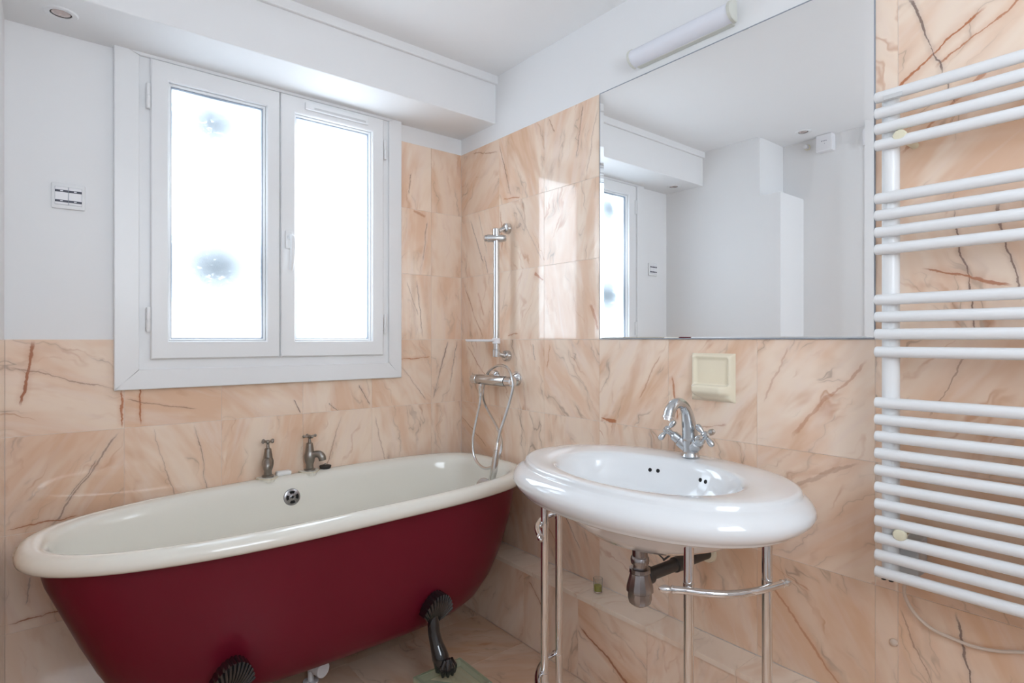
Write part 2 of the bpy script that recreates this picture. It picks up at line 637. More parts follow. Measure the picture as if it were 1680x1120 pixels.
def tile(parent, centre, rot, w, h, mat='marble', notch=None, angle=None, tone=None, vein=None, lines=(), thick=0.012):
    o = bpy.data.objects.new('marble_tile', tile_mesh(w, h, mat, notch, thick))
    COL.objects.link(o)
    o.parent = parent
    c = Vector(centre)
    jit = rng.uniform(-0.0002, 0.0002)
    mw = Matrix.Translation(c) @ rot @ Matrix.Translation((0, 0, jit))
    # tiny lay-up unevenness
    mw = mw @ Matrix.Rotation(rng.uniform(-0.0012, 0.0012), 4, 'X') @ Matrix.Rotation(rng.uniform(-0.0012, 0.0012), 4, 'Y')
    o.matrix_local = Matrix.Translation(-WORLD[parent.name]) @ mw
    o['seed'] = rng.uniform(0, 10)
    o['angle'] = angle if angle is not None else rng.choice([rng.uniform(0.1, 0.5), rng.uniform(0.1, 0.6), rng.uniform(-0.5, -0.1), rng.uniform(0.7, 1.0)])
    o['tone'] = tone if tone is not None else rng.uniform(-0.35, 0.22)
    o['vein'] = vein if vein is not None else rng.uniform(0.45, 1.0)
    for nm, ln in zip('abc', list(lines) + [None] * 3):
        # ln: (u0,v0,u1,v1, half width, strength, hue) in tile units 0..1 from lower left
        if ln is None:
            o['line_' + nm] = [0.0, 0.0, 0.0]; o['shape_' + nm] = [0.001, 0.001, 0.0]; o['hue_' + nm] = 0.0
        else:
            u0, v0, u1, v1, hwid, s, hue = ln
            a = Vector(((u0 - .5) * w, (v0 - .5) * h)); bb = Vector(((u1 - .5) * w, (v1 - .5) * h))
            d = bb - a
            mid = (a + bb) / 2
            o['line_' + nm] = [mid.x, mid.y, math.atan2(d.y, d.x)]
            o['shape_' + nm] = [hwid, d.length / 2, s]
            o['hue_' + nm] = hue
    return o


# window casing hole for the tiles
HX0, HX1, HZ0 = -1.36, -0.365, 1.075
wcols = [(-0.17, 0.0), (-0.47, -0.17), (-0.77, -0.47), (-1.07, -0.77), (-1.37, -1.07), (XL, -1.37)]
WLOOK = {  # (column, row): overrides
    (5, 3): dict(angle=1.25, tone=-0.25, vein=0.9, lines=[(0.22, 1.0, 0.12, 0.30, 0.0085, 0.95, 0.75), (0.0, 0.72, 1.0, 0.42, 0.004, 0.5, 0.35), (0.97, 0.45, 0.99, 0.0, 0.008, 0.85, 1.0)]),
    (4, 3): dict(angle=1.3, tone=0.1, vein=0.6, lines=[(0.16, 1.0, 0.15, 0.02, 0.0065, 0.95, 0.95), (0.0, 0.55, 0.75, 0.28, 0.004, 0.6, 0.4)]),
    (3, 3): dict(angle=0.9, tone=0.15, vein=0.3, lines=[(0.87, 0.34, 0.98, 0.02, 0.003, 0.8, 0.1)]),
    (2, 3): dict(angle=0.2, tone=-0.05, vein=0.4, lines=[(0.35, 0.2, 0.5, 0.0, 0.003, 0.7, 0.1), (0.78, 0.60, 0.98, 0.08, 0.005, 0.75, 0.1)]),
    (1, 3): dict(angle=0.5, tone=0.05, vein=0.5, lines=[(0.38, 0.70, 1.0, 0.72, 0.006, 0.85, 1.0), (0.45, 0.62, 0.92, 0.05, 0.0035, 0.5, 0.35)]),
    (0, 3): dict(angle=-0.2, tone=-0.35, vein=0.5, lines=[(0.55, 1.0, 0.05, 0.05, 0.0045, 0.85, 0.05), (0.85, 1.0, 0.6, 0.25, 0.003, 0.6, 0.05)]),
    (5, 2): dict(angle=-0.6, tone=0.15, vein=0.6, lines=[(0.35, 0.0, 0.95, 0.98, 0.006, 0.6, 0.1), (0.48, 0.25, 0.75, 0.7, 0.004, 0.5, 0.1), (0.0, 0.06, 0.6, 0.10, 0.005, 0.8, 0.8)]),
    (4, 2): dict(angle=0.45, tone=-0.2, vein=0.9, lines=[(0.70, 1.0, 0.88, 0.0, 0.004, 0.6, 0.1), (0.28, 1.0, 0.5, 0.1, 0.003, 0.4, 0.2)]),
    (3, 2): dict(angle=-0.25, tone=-0.05, vein=0.6),
    (2, 2): dict(angle=-0.35, tone=-0.05, vein=0.5, lines=[(0.55, 0.95, 0.25, 0.0, 0.005, 0.5, 0.35)]),
    (1, 2): dict(angle=0.15, tone=-0.12, vein=0.7, lines=[(0.05, 0.9, 0.25, 0.0, 0.004, 0.4, 0.4)]),
    (0, 2): dict(angle=0.05, tone=-0.05, vein=0.5),
    (5, 1): dict(angle=0.2, tone=0.0, vein=0.5, lines=[(0.0, 0.08, 1.0, 0.14, 0.005, 0.9, 0.75), (0.2, 0.55, 0.16, 0.25, 0.005, 0.4, 0.1)]),
    (5, 0): dict(angle=0.2, tone=-0.4, vein=0.5),
    (1, 6): dict(angle=-0.2, tone=-0.05, vein=0.5, lines=[(0.45, 0.55, 0.4, 0.2, 0.003, 0.6, 0.2)]),
    (0, 6): dict(angle=0.1, tone=0.2, vein=0.6),
    (1, 5): dict(angle=-0.1, tone=0.0, vein=0.4, lines=[(0.88, 0.85, 0.78, 0.2, 0.0028, 0.7, 0.1), (0.5, 0.98, 0.85, 0.9, 0.012, 0.5, 1.0)]),
    (0, 5): dict(angle=0.1, tone=0.08, vein=0.25),
    (1, 4): dict(angle=0.05, tone=-0.12, vein=0.4, lines=[(0.6, 0.95, 0.78, 0.0, 0.003, 0.65, 0.15), (0.35, 0.9, 0.65, 0.35, 0.003, 0.45, 0.2)]),
    (0, 4): dict(angle=0.0, tone=0.02, vein=0.3),
}
for ci, (x0, x1) in enumerate(wcols):
    for r in range(7):
        z0, z1 = r * T, (r + 1) * T
        if r >= 4 and ci > 1:
            continue
        a0, a1, b0, b1 = x0, x1, z0, z1
        notch = None
        if r >= 4 and ci == 1:
            a0 = HX1
        if r == 3:
            if ci in (2, 3, 4):
                b1 = HZ0
                if ci == 4:
                    pass
            elif ci == 1:
                cx, cz = (a0 + a1) / 2, (b0 + b1) / 2
                notch = (HX1 - cx, HZ0 - cz, 'tl')
        look = WLOOK.get((ci, r), {})
        tile(wall_back, ((a0 + a1) / 2, 0, (b0 + b1) / 2), R_WIN, a1 - a0, b1 - b0, notch=notch, **look)

rjoints = [0.0, -0.302, -0.602, -0.902, -1.202, -1.502, -1.802, -1.85, -2.15, -2.45, -2.75, YB]
RLOOK = {
    (0, 6): dict(angle=-0.9, tone=0.22, vein=0.7, lines=[(0.3, 0.95, 0.98, 0.80, 0.004, 0.55, 0.6)]),
    (1, 6): dict(angle=0.35, tone=0.0, vein=0.9, lines=[(0.0, 0.92, 0.3, 0.1, 0.003, 0.6, 0.3), (0.1, 0.1, 0.5, 0.02, 0.004, 0.8, 1.0)]),
    (2, 6): dict(angle=-0.25, tone=-0.05, vein=0.8, lines=[(0.1, 0.98, 0.2, 0.75, 0.0035, 0.8, 0.6), (0.72, 0.98, 0.6, 0.3, 0.003, 0.6, 0.2), (0.98, 0.85, 0.78, 0.05, 0.003, 0.5, 0.3)]),
    (0, 5): dict(angle=0.25, tone=-0.15, vein=0.8, lines=[(0.25, 0.92, 0.62, 0.15, 0.0032, 0.85, 0.05), (0.47, 0.98, 0.70, 0.3, 0.0025, 0.6, 0.05), (0.62, 0.30, 0.72, 0.0, 0.0028, 0.7, 0.05)]),
    (1, 5): dict(angle=0.4, tone=-0.3, vein=1.0, lines=[(0.35, 1.0, 0.95, 0.05, 0.003, 0.5, 0.2), (0.02, 0.95, 0.08, 0.3, 0.006, 0.5, 1.0)]),
    (2, 5): dict(angle=-0.3, tone=-0.2, vein=0.9),
    (0, 4): dict(angle=0.1, tone=0.05, vein=0.6, lines=[(0.1, 0.85, 0.6, 0.0, 0.004, 0.65, 0.7), (0.45, 0.75, 0.62, 0.35, 0.006, 0.55, 1.0)]),
    (1, 4): dict(angle=-0.4, tone=-0.12, vein=0.7, lines=[(0.80, 0.93, 0.99, 0.80, 0.014, 0.7, 1.0), (0.2, 0.05, 0.45, 0.08, 0.005, 0.6, 1.0)]),
    (2, 4): dict(angle=0.2, tone=-0.15, vein=0.5, lines=[(0.85, 0.45, 0.98, 0.1, 0.01, 0.55, 1.0)]),
    (0, 3): dict(angle=0.1, tone=0.0, vein=0.8, lines=[(0.15, 0.9, 0.7, 0.4, 0.0035, 0.7, 0.8)]),
    (1, 3): dict(angle=0.25, tone=-0.1, vein=0.9, lines=[(0.78, 0.95, 0.82, 0.7, 0.003, 0.6, 0.1)]),
    (2, 3): dict(angle=0.7, tone=-0.18, vein=0.8, lines=[(0.1, 0.95, 0.06, 0.6, 0.005, 0.6, 1.0)]),
    (3, 3): dict(angle=-0.6, tone=-0.12, vein=0.9, lines=[(0.02, 0.05, 0.28, 0.02, 0.009, 0.9, 1.0), (0.9, 0.85, 0.6, 0.3, 0.004, 0.4, 0.9)]),
    (4, 3): dict(angle=-0.7, tone=-0.10, vein=0.9, lines=[(0.05, 0.62, 0.12, 0.12, 0.010, 0.75, 1.0), (0.3, 0.05, 0.7, 0.15, 0.006, 0.4, 0.9)]),
    (5, 3): dict(angle=-0.75, tone=-0.12, vein=0.9, lines=[(0.95, 0.85, 0.3, 0.1, 0.009, 0.45, 0.9), (0.3, 0.95, 0.05, 0.4, 0.006, 0.3, 0.9)]),
    (5, 2): dict(angle=-0.9, tone=0.12, vein=0.6, lines=[(0.1, 0.55, 0.9, 0.98, 0.012, 0.35, 0.5)]),
    (5, 1): dict(angle=0.6, tone=0.38, vein=1.0, lines=[(0.1, 0.75, 0.8, 0.0, 0.010, 0.55, 0.95), (0.05, 0.95, 0.5, 0.75, 0.006, 0.4, 0.9)]),
    (4, 2): dict(angle=0.3, tone=-0.05, vein=0.8),
    (3, 2): dict(angle=0.2, tone=-0.05, vein=0.8),
    (2, 2): dict(angle=0.15, tone=-0.12, vein=1.0),
    (1, 2): dict(angle=0.1, tone=-0.3, vein=1.0),
    (0, 2): dict(angle=1.0, tone=0.15, vein=0.5, lines=[(0.0, 0.75, 0.7, 0.35, 0.0035, 0.5, 0.6)]),
    (2, 1): dict(angle=0.5, tone=0.05, vein=0.9, lines=[(0.2, 0.95, 0.7, 0.3, 0.003, 0.6, 0.1)]),
    (7, 6): dict(angle=-0.85, tone=-0.3, vein=0.7, lines=[(-0.15, -0.12, 0.55, 0.42, 0.011, 0.95, 1.0), (0.24, 0.05, 0.80, 0.41, 0.007, 0.8, 1.0), (0.06, 0.70, 0.30, -0.03, 0.005, 0.85, 0.0)]),
    (6, 6): dict(angle=0.3, tone=-0.25, vein=0.7),
    (7, 5): dict(angle=-0.85, tone=0.1, vein=0.8, lines=[(0.0, 0.45, 0.7, 1.05, 0.012, 0.6, 1.0), (0.29, 1.0, 0.36, 0.75, 0.004, 0.7, 0.0)]),
    (6, 5): dict(angle=-0.6, tone=-0.15, vein=0.8, lines=[(0.0, 0.80, 1.0, 1.0, 0.005, 0.6, 0.9)]),
    (7, 4): dict(angle=0.35, tone=-0.1, vein=0.8, lines=[(0.36, 1.0, 0.50, 0.0, 0.0042, 0.85, 0.1), (0.15, 0.55, 0.70, 0.36, 0.008, 0.85, 0.9), (0.60, 1.0, 0.74, 0.25, 0.0045, 0.8, 0.1)]),
    (7, 3): dict(angle=-0.7, tone=0.25, vein=0.8, lines=[(0.45, 0.9, 0.2, 0.4, 0.006, 0.5, 0.3)]),
    (7, 2): dict(angle=0.9, tone=0.45, vein=0.6),
    (7, 1): dict(angle=0.4, tone=0.30, vein=0.8, lines=[(0.38, 1.0, 0.55, 0.0, 0.004, 0.85, 0.0), (0.0, 0.9, 0.35, 0.1, 0.004, 0.5, 0.3)]),
    (6, 1): dict(angle=0.4, tone=0.35, vein=0.7),
}
MIR = (-0.908, -1.805, 1.204, 2.093)
for ci in range(len(rjoints) - 1):
    y0, y1 = rjoints[ci], rjoints[ci + 1]
    for r in range(1, 7):
        if ci in (3, 4, 5) and r >= 4:
            continue
        z0, z1 = r * T, (r + 1) * T
        tile(wall_right, (0, (y0 + y1) / 2, (z0 + z1) / 2), R_RIGHT, abs(y1 - y0), z1 - z0, **RLOOK.get((ci, r), {}))

# left wall tiles (low, at the end of the bath)
for yi, (y0, y1) in enumerate([(0.0, -0.17), (-0.17, -0.47), (-0.47, -0.771)]):
    for r in range(4):
        tile(wall_left, (XL, (y0 + y1) / 2, (r + .5) * T), R_LEFT, abs(y1 - y0), T)

# floor tiles
xj = [0.0 - 0.112 - T * k for k in range(7)]
yj = [-T * k for k in range(11)]
for i in range(len(xj) - 1):
    for j in range(len(yj) - 1):
        xa, xb = xj[i], xj[i + 1]
        xb = max(xb, XR2)
        ya, yb = yj[j], max(yj[j + 1], YB)
        if abs(ya - yb) < 0.02 or (xa - xb) < 0.02:
            continue
        tile(floor, ((xa + xb) / 2, (ya + yb) / 2, 0), R_FLOOR, xa - xb, ya - yb, mat='marble_floor', tone=rng.uniform(-0.15, 0.35))

# tiled ledge along the right wall
ledge = struct('trim_2', mkbox(-0.110, -0.001, YB + 0.001, -0.001, -0.002, 0.286), 'grout', 'low marble tiled ledge along the wall under the washbasin', 'ledge')
lj = [0.0, -0.302, -0.602, -0.902, -1.202, -1.502, -1.802, -2.102, -2.402, -2.702, YB + 0.002]
LLOOK = {3: dict(angle=1.2, tone=0.1, vein=0.9, lines=[(0.0, 0.68, 0.95, 0.20, 0.007, 0.85, 0.7)]), 2: dict(angle=-0.3, tone=0.1, vein=0.7, lines=[(0.1, 0.9, 0.4, 0.6, 0.008, 0.7, 0.8)]), 4: dict(angle=-0.3, tone=-0.2, vein=0.6)}
for i in range(len(lj) - 1):
    ya, yb = lj[i], lj[i + 1]
    tile(ledge, (-0.112, (ya + yb) / 2, 0.143), R_RIGHT, ya - yb, 0.280, thick=0.009, **LLOOK.get(i, {}))
    # top slab with a little nosing
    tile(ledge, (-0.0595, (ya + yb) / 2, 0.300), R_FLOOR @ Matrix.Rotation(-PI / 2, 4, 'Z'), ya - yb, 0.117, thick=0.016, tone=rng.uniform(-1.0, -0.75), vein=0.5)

# ------------------------------------------------------------------ window
win = thing('window_1', (-0.865, 0, 1.03), 'white two-sash window with frosted panes above the bath', 'window', kind='structure')
bm = B()
bm.free()
co = [(-1.400, 1.030), (-0.340, 1.030), (-0.340, 2.192), (-1.400, 2.192)]
cin = [(-1.330, 1.098), (-0.402, 1.098), (-0.402, 2.164), (-1.330, 2.164)]
for k in range(4):
    j = (k + 1) % 4
    bm = B()
    e = (Vector(co[j]) - Vector(co[k])).normalized() * 0.0006
    q = [Vector(co[k]) + e, Vector(co[j]) - e, Vector(cin[j]) - e, Vector(cin[k]) + e]
    mid = sum(q, Vector((0, 0))) / 4
    fr = [bm.verts.new((p.x + (mid.x - p.x) * (0.0 if abs(e.x) > abs(e.y) else 0.06), -0.028, p.y + (mid.y - p.y) * (0.06 if abs(e.x) > abs(e.y) else 0.0))) for p in q]
    md = [bm.verts.new((p.x, -0.026, p.y)) for p in q]
    bk = [bm.verts.new((p.x, 0.010, p.y)) for p in q]
    bm.faces.new(fr)
    bm.faces.new(bk[::-1])
    for a in range(4):
        c = (a + 1) % 4
        bm.faces.new((fr[a], md[a], md[c], fr[c]))
        bm.faces.new((md[a], bk[a], bk[c], md[c]))
    link('casing_board', bm, 'pvc', win)
bm = B()
ringframe(bm, -1.332, -0.400, 1.096, 2.180, (0.045, 0.040, 0.045, 0.034), -0.018, 0.055, 0.002)
link('outer_frame', bm, 'pvc', win)
ZP0, ZP1 = 1.195, 2.097


def sash(x0, x1, px0, px1):
    bm = B()
    ringframe(bm, x0, x1, 1.132, 2.162, (px0 - x0, x1 - px1, ZP0 - 1.132, 2.162 - ZP1), -0.034, 0.03, 0.004)
    s = link('sash', bm, 'pvc', win)
    # glazing bead: sloping inner frame
    bm = B()
    ringframe(bm, px0 - 0.002, px1 + 0.002, ZP0 - 0.002, ZP1 + 0.002, 0.010, -0.020, 0.012, 0.006)
    link('glazing_bead', bm, 'pvc', s)
    bm = B()
    ringframe(bm, px0 + 0.007, px1 - 0.007, ZP0 + 0.007, ZP1 - 0.007, 0.004, -0.010, 0.010)
    link('gasket', bm, 'gasket', s)
    bm = mkbox(px0 - 0.004, px1 + 0.004, 0.0, 0.004, ZP0 - 0.004, ZP1 + 0.004)
    link('frosted_pane', bm, 'frosted', s)
    return s


sl = sash(-1.298, -0.8705, -1.2435, -0.919)
sr = sash(-0.8665, -0.431, -0.811, -0.484)
# hinges
for xs, s in ((-1.305, sl), (-0.424, sr)):
    for zz in (2.030, 1.268):
        bm = B()
        lathe(bm, [(0.0055, -0.042), (0.0062, -0.040), (0.0062, -0.001), (0.005, -0.0005), (0.005, 0.0005), (0.0062, 0.001), (0.0062, 0.040), (0.0055, 0.042)], (xs, -0.036, zz), seg=14)
        link('hinge', bm, 'pvc', s, smooth=True)
# handle
hx = -0.838
bm = B()
box(bm, hx - 0.014, hx + 0.014, -0.044, -0.033, 1.555, 1.625, bevel=0.004)
hp = link('handle_plate', bm, 'pvc', sr, smooth=True)
bm = B()
tube(bm, [(hx, -0.04, 1.60), (hx, -0.066, 1.60), (hx + 0.002, -0.078, 1.59), (hx + 0.002, -0.080, 1.55), (hx, -0.078, 1.50), (hx - 0.002, -0.072, 1.468)], [0.009, 0.009, 0.0095, 0.009, 0.008, 0.007], 12, 6)
link('handle_lever', bm, 'pvc', sr, smooth=True)
# air vent strip
bm = B()
box(bm, -0.775, -0.505, -0.046, -0.033, 2.118, 2.146, bevel=0.003)
vent = link('air_vent', bm, 'pvc', sr)
bm = B()
box(bm, -0.740, -0.520, -0.0475, -0.045, 2.122, 2.130)
link('vent_flap', bm, 'greywhite', sr)

# a bush leaning against the outside of the frosted left pane
bm = B()
r2 = random.Random(5)
bush = thing('outdoor_bush', (-1.09, 0.19, 1.2), 'blurred blue-grey leaves just outside the left frosted pane', 'bush')
for cx_, cz_, rad_, n_, dist in ((-1.085, 1.465, 0.170, 2000, 0.186), (-1.090, 1.99, 0.135, 1000, 0.1525)):
    for k in range(n_):
        d = Vector((r2.gauss(0, 1), -abs(r2.gauss(0, 1)) * 0.9, r2.gauss(0, 1))).normalized()
        c = Vector((cx_, dist, cz_)) + Vector((d.x * 1.15, d.y, d.z)) * rad_ * r2.uniform(0.55, 1.02)
        c.y = max(c.y, 0.012)
        e, g = frame_of(Vector((r2.gauss(0, 1), r2.gauss(0, 1), r2.gauss(0, 1))))
        q = [c - e * 0.020, c + g * 0.009, c + e * 0.020, c - g * 0.009]
        for p in q:
            p.y = max(p.y, 0.008)
        bm.faces.new([bm.verts.new(p) for p in q])
lf = link('foliage', bm, 'greyblue', bush)
lf['kind'] = 'stuff'
bm = B()
tube(bm, [(-1.12, 0.32, -0.1), (-1.11, 0.28, 0.8), (-1.09, 0.25, 1.3), (-1.085, 0.22, 1.47), (-1.09, 0.20, 1.75), (-1.10, 0.18, 2.02)], 0.005, 8, 5)
link('stem', bm, 'greyblue', bush)

# ------------------------------------------------------------------ bathtub
TC = -0.355


def ring(xl, xr, hb, z, n=2.6, seg=72, cy=TC):
    cx, a = (xl + xr) / 2, (xr - xl) / 2
    res = []
    for k in range(seg):
        t = 2 * PI * k / seg
        c, s = math.cos(t), math.sin(t)
        m_ = n + 1.1 if c > 0 else n - 0.1          # squarer end at the right
        res.append(Vector((cx + a * math.copysign(abs(c) ** (2 / m_), c), cy + hb * math.copysign(abs(s) ** (2 / m_), s), z)))
    return res


TILT = 0.012


def tz(p):   # the bath dips a little towards its left end
    return Vector((p.x, p.y, p.z + TILT * (p.x + 0.85) / 0.8 * min(1, p.z / 0.66)))


tub = thing('bathtub', (-0.85, TC, 0.0), 'cream roll-top bathtub with burgundy outside on black cast feet', 'bathtub')
outer = [(-1.20, -0.48, 0.08, 0.158, 2.2), (-1.30, -0.40, 0.15, 0.163, 2.3), (-1.36, -0.34, 0.20, 0.175, 2.4), (-1.405, -0.29, 0.235, 0.195, 2.5),
         (-1.435, -0.245, 0.258, 0.225, 2.5), (-1.468, -0.190, 0.276, 0.29, 2.6), (-1.508, -0.140, 0.290, 0.38, 2.6), (-1.548, -0.102, 0.299, 0.48, 2.6),
         (-1.58, -0.082, 0.305, 0.56, 2.6), (-1.60, -0.068, 0.310, 0.640, 2.6)]
bm = B()
loft(bm, [[tz(p) for p in ring(xl, xr, hb, z, n)] for xl, xr, hb, z, n in outer], True, False)
body = link('outer_shell', bm, 'burgundy', tub, smooth=True, sharp=60)
# enamelled inside and rolled rim, one surface
prof = [(0.012, 0.630), (0.022, 0.6255), (0.032, 0.628), (0.039, 0.635), (0.0415, 0.645), (0.039, 0.656), (0.031, 0.665), (0.018, 0.670), (0.002, 0.6715), (-0.012, 0.669),
        (-0.023, 0.662), (-0.031, 0.650), (-0.037, 0.630), (-0.042, 0.600)]
rings = [[tz(p) for p in ring(-1.60 - o, -0.068 + o, 0.310 + o, z)] for o, z in prof]
for xl, xr, hb, z, n in [(-1.545, -0.120, 0.258, 0.54, 2.6), (-1.515, -0.142, 0.246, 0.45, 2.6), (-1.475, -0.175, 0.232, 0.35, 2.6), (-1.43, -0.225, 0.21, 0.27, 2.5), (-1.36, -0.33, 0.17, 0.232, 2.4), (-1.25, -0.42, 0.11, 0.222, 2.3)]:
    rings.append([tz(p) for p in ring(xl, xr, hb, z, n)])
bm = B()
loft(bm, rings, False, True)
bmesh.ops.recalc_face_normals(bm, faces=bm.faces)
tub_bvh = BVHTree.FromBMesh(bm)
link('enamel_lining', bm, 'cream', tub, smooth=True, sharp=75)


def hit(bvh, u, v):
    d = (FW + RT * ((u - 840.0) / F_PX) + Vector((0, 0, (CV - v) / F_PX))).normalized()
    loc, nor, idx, dist = bvh.ray_cast(CAM, d)
    if loc is not None and nor.dot(d) > 0:
        nor = -nor
    return loc, nor


# overflow grille
loc, nor = hit(tub_bvh, 479, 815)
if loc is None:
    loc, nor = Vector((-0.84, -0.09, 0.59)), Vector((0, -1, 0.1))
e1, e2 = frame_of(nor)
bm = B()
lathe(bm, [(0.031, -0.004), (0.032, 0.0), (0.030, 0.004), (0.024, 0.0055), (0.0, 0.006)], loc, nor, 32, True, True)
og = link('overflow_grille', bm, 'darkchrome', tub, smooth=True)
for k in range(4):
    a0 = k * PI / 2
    bm = B()
    pts = []
    for r_, rev in ((0.0235, False), (0.0135, True)):
        seq = [a0 - 0.46 + 0.92 * i / 5 for i in range(6)]
        if rev:
            seq.reverse()
        pts += [loc + nor * 0.0072 + (e1 * math.cos(t) + e2 * math.sin(t)) * r_ for t in seq]
    top = [bm.verts.new(p) for p in pts]
    bot = [bm.verts.new(p - nor * 0.003) for p in pts]
    bm.faces.new(top)
    bm.faces.new(bot[::-1])
    for i in range(len(pts)):
        j = (i + 1) % len(pts)
        bm.faces.new((top[i], bot[i], bot[j], top[j]))
    link('slot', bm, 'hole', og)
bm = B()
lathe(bm, [(0.0085, 0.004), (0.0085, 0.0085), (0.006, 0.0095), (0.006, 0.0075), (0.0, 0.0075)], loc, nor, 18)
link('centre_screw', bm, 'darkchrome', og, smooth=True)
bm = B()
lathe(bm, [(0.0048, 0.0070), (0.0048, 0.0082), (0.0, 0.0082)], loc, nor, 16)
link('screw_hole', bm, 'hole', og)

# tap platforms on the rim
TAPS = [(-0.917, -0.040), (-0.757, -0.040)]
for (tx, ty) in TAPS:
    zt = 0.6715 + TILT * (tx + 0.85) / 0.8
    outline = []
    for (px, py) in [(-0.040, 0.012), (-0.030, 0.018), (0.030, 0.018), (0.040, 0.012), (0.034, -0.008), (0.010, -0.036), (0.0, -0.041), (-0.010, -0.036), (-0.034, -0.008)]:
        outline.append((tx + px, ty + py))
    bm = B()
    prism(bm, outline, 0.016, Matrix.Translation((0, 0, zt + 0.0045)))
    pl = link('tap_platform', bm, 'cream', tub)
    bm = B()
    cx_, cy_ = tx, ty - 0.006
    prism(bm, [(cx_ + (px - cx_) * 1.05, cy_ + (py - cy_) * 1.05) for px, py in outline], 0.0016, Matrix.Translation((0, 0, zt + 0.0012)))
    link('yellowed_seam', bm, 'stain', pl)


# feet
def foot(x, y, sgn, zbase):
    """shell-topped cast foot; sgn=-1 faces the room, +1 the wall"""
    f = B()
    seg_t, seg_r = 78, 8
    neck = Vector((x, y, 0.222))
    lean = 0.16
    grid_f, grid_b = [], []
    for i in range(seg_t + 1):
        t = -1.05 + 2.10 * i / seg_t
        rib = abs(math.cos(i / seg_t * PI * 13))
        rowf, rowb = [], []
        for j in range(seg_r + 1):
            q = j / seg_r
            r_ = 0.018 + (0.118 - 0.018) * q
            edge = 1.0 - 0.07 * (t / 1.05) ** 2 - 0.03 * (1 - rib) * q
            px = neck.x + (math.sin(t) * 0.60 + lean * math.cos(t)) * r_ * edge
            pz = neck.z + math.cos(t) * r_ * edge
            dome = 0.026 * math.sin(q * PI * 0.80) * math.cos(t * 1.2) * (0.6 + 0.4 * q)
            py = neck.y + sgn * (0.010 + dome + 0.0055 * rib * (0.2 + 0.8 * q)) + sgn * 0.016 * q
            rowf.append(Vector((px, py, pz)))
            rowb.append(Vector((px, neck.y + sgn * (-0.012 + 0.012 * q), pz)))
        grid_f.append(rowf)
        grid_b.append(rowb)
    vf = [[f.verts.new(p) for p in r_] for r_ in grid_f]
    vb = [[f.verts.new(p) for p in r_] for r_ in grid_b]
    for i in range(seg_t):
        for j in range(seg_r):
            f.faces.new((vf[i][j], vf[i + 1][j], vf[i + 1][j + 1], vf[i][j + 1]))
            f.faces.new((vb[i][j], vb[i][j + 1], vb[i + 1][j + 1], vb[i + 1][j]))
        f.faces.new((vf[i][seg_r], vf[i + 1][seg_r], vb[i + 1][seg_r], vb[i][seg_r]))
        f.faces.new((vf[i][0], vb[i][0], vb[i + 1][0], vf[i + 1][0]))
    for i in (0, seg_t):
        for j in range(seg_r):
            f.faces.new((vf[i][j], vf[i][j + 1], vb[i][j + 1], vb[i][j]))
    sh = link('foot', f, 'black_iron', tub, smooth=True, sharp=50)
    s = B()
    tube(s, [(x + 0.004, y + sgn * 0.008, 0.262), (x + 0.001, y + sgn * 0.014, 0.235), (x, y + sgn * 0.020, 0.208), (x + 0.002, y + sgn * 0.034, zbase + 0.092), (x + 0.006, y + sgn * 0.050, zbase + 0.055), (x + 0.008, y + sgn * 0.060, zbase + 0.016)],
         [0.018, 0.020, 0.0205, 0.023, 0.029, 0.024], 18, 6)
    link('shank', s, 'black_iron', sh, smooth=True)
    c = B()
    bx_, by_ = x + 0.016, y + sgn * 0.068
    ball(c, (bx_, by_, zbase + 0.029), 0.029, 22, (1.05, 1.1, 1.0))
    for a in (-0.9, -0.3, 0.3, 0.9):
        tube(c, [(bx_ + math.sin(a) * 0.014, by_ + sgn * 0.016, zbase + 0.058), (bx_ + math.sin(a) * 0.030, by_ + sgn * 0.029 * math.cos(a), zbase + 0.034), (bx_ + math.sin(a) * 0.028, by_ + sgn * 0.027 * math.cos(a), zbase + 0.009)], [0.007, 0.0085, 0.005], 8, 4)
    link('claw_ball', c, 'black_iron', sh, smooth=True)


FOOT_X = (-0.556, -1.196)
for fx in FOOT_X:
    foot(fx, -0.640, -1, 0.0805)
for fx in (-0.50, -1.22):
    foot(fx, -0.108, 1, 0.0805)

# glass blocks under the feet
BL = [(-0.535, -0.740, 'green glass block under the bath foot nearest the washbasin'), (-1.176, -0.740, 'green glass block under the front bath foot at the left'),
      (-0.49, -0.100, 'green glass block under the back bath foot near the ledge'), (-1.21, -0.100, 'green glass block under the back left bath foot')]
for bx, by, lab in BL:
    g = thing('glass_block', (bx, by, 0), lab, 'glass block', 'glass blocks under the bath feet')
    h = 0.095
    bm = mkbox(bx - h, bx + h, by - h, by + h, 0.0, 0.080, bevel=0.004)
    gb = link('block', bm, 'glassblock', g)
    bm = B()
    for s_ in (0.0800, ):
        zt = s_
        box(bm, bx - h + 0.006, bx + h - 0.006, by - h + 0.006, by - h + 0.014, zt - 0.0005, zt + 0.0016)
        box(bm, bx - h + 0.006, bx + h - 0.006, by + h - 0.014, by + h - 0.006, zt - 0.0005, zt + 0.0016)
        box(bm, bx - h + 0.006, bx - h + 0.014, by - h + 0.014, by + h - 0.014, zt - 0.0005, zt + 0.0016)
        box(bm, bx + h - 0.014, bx + h - 0.006, by - h + 0.014, by + h - 0.014, zt - 0.0005, zt + 0.0016)
    link('raised_border', bm, 'glassblock', g)

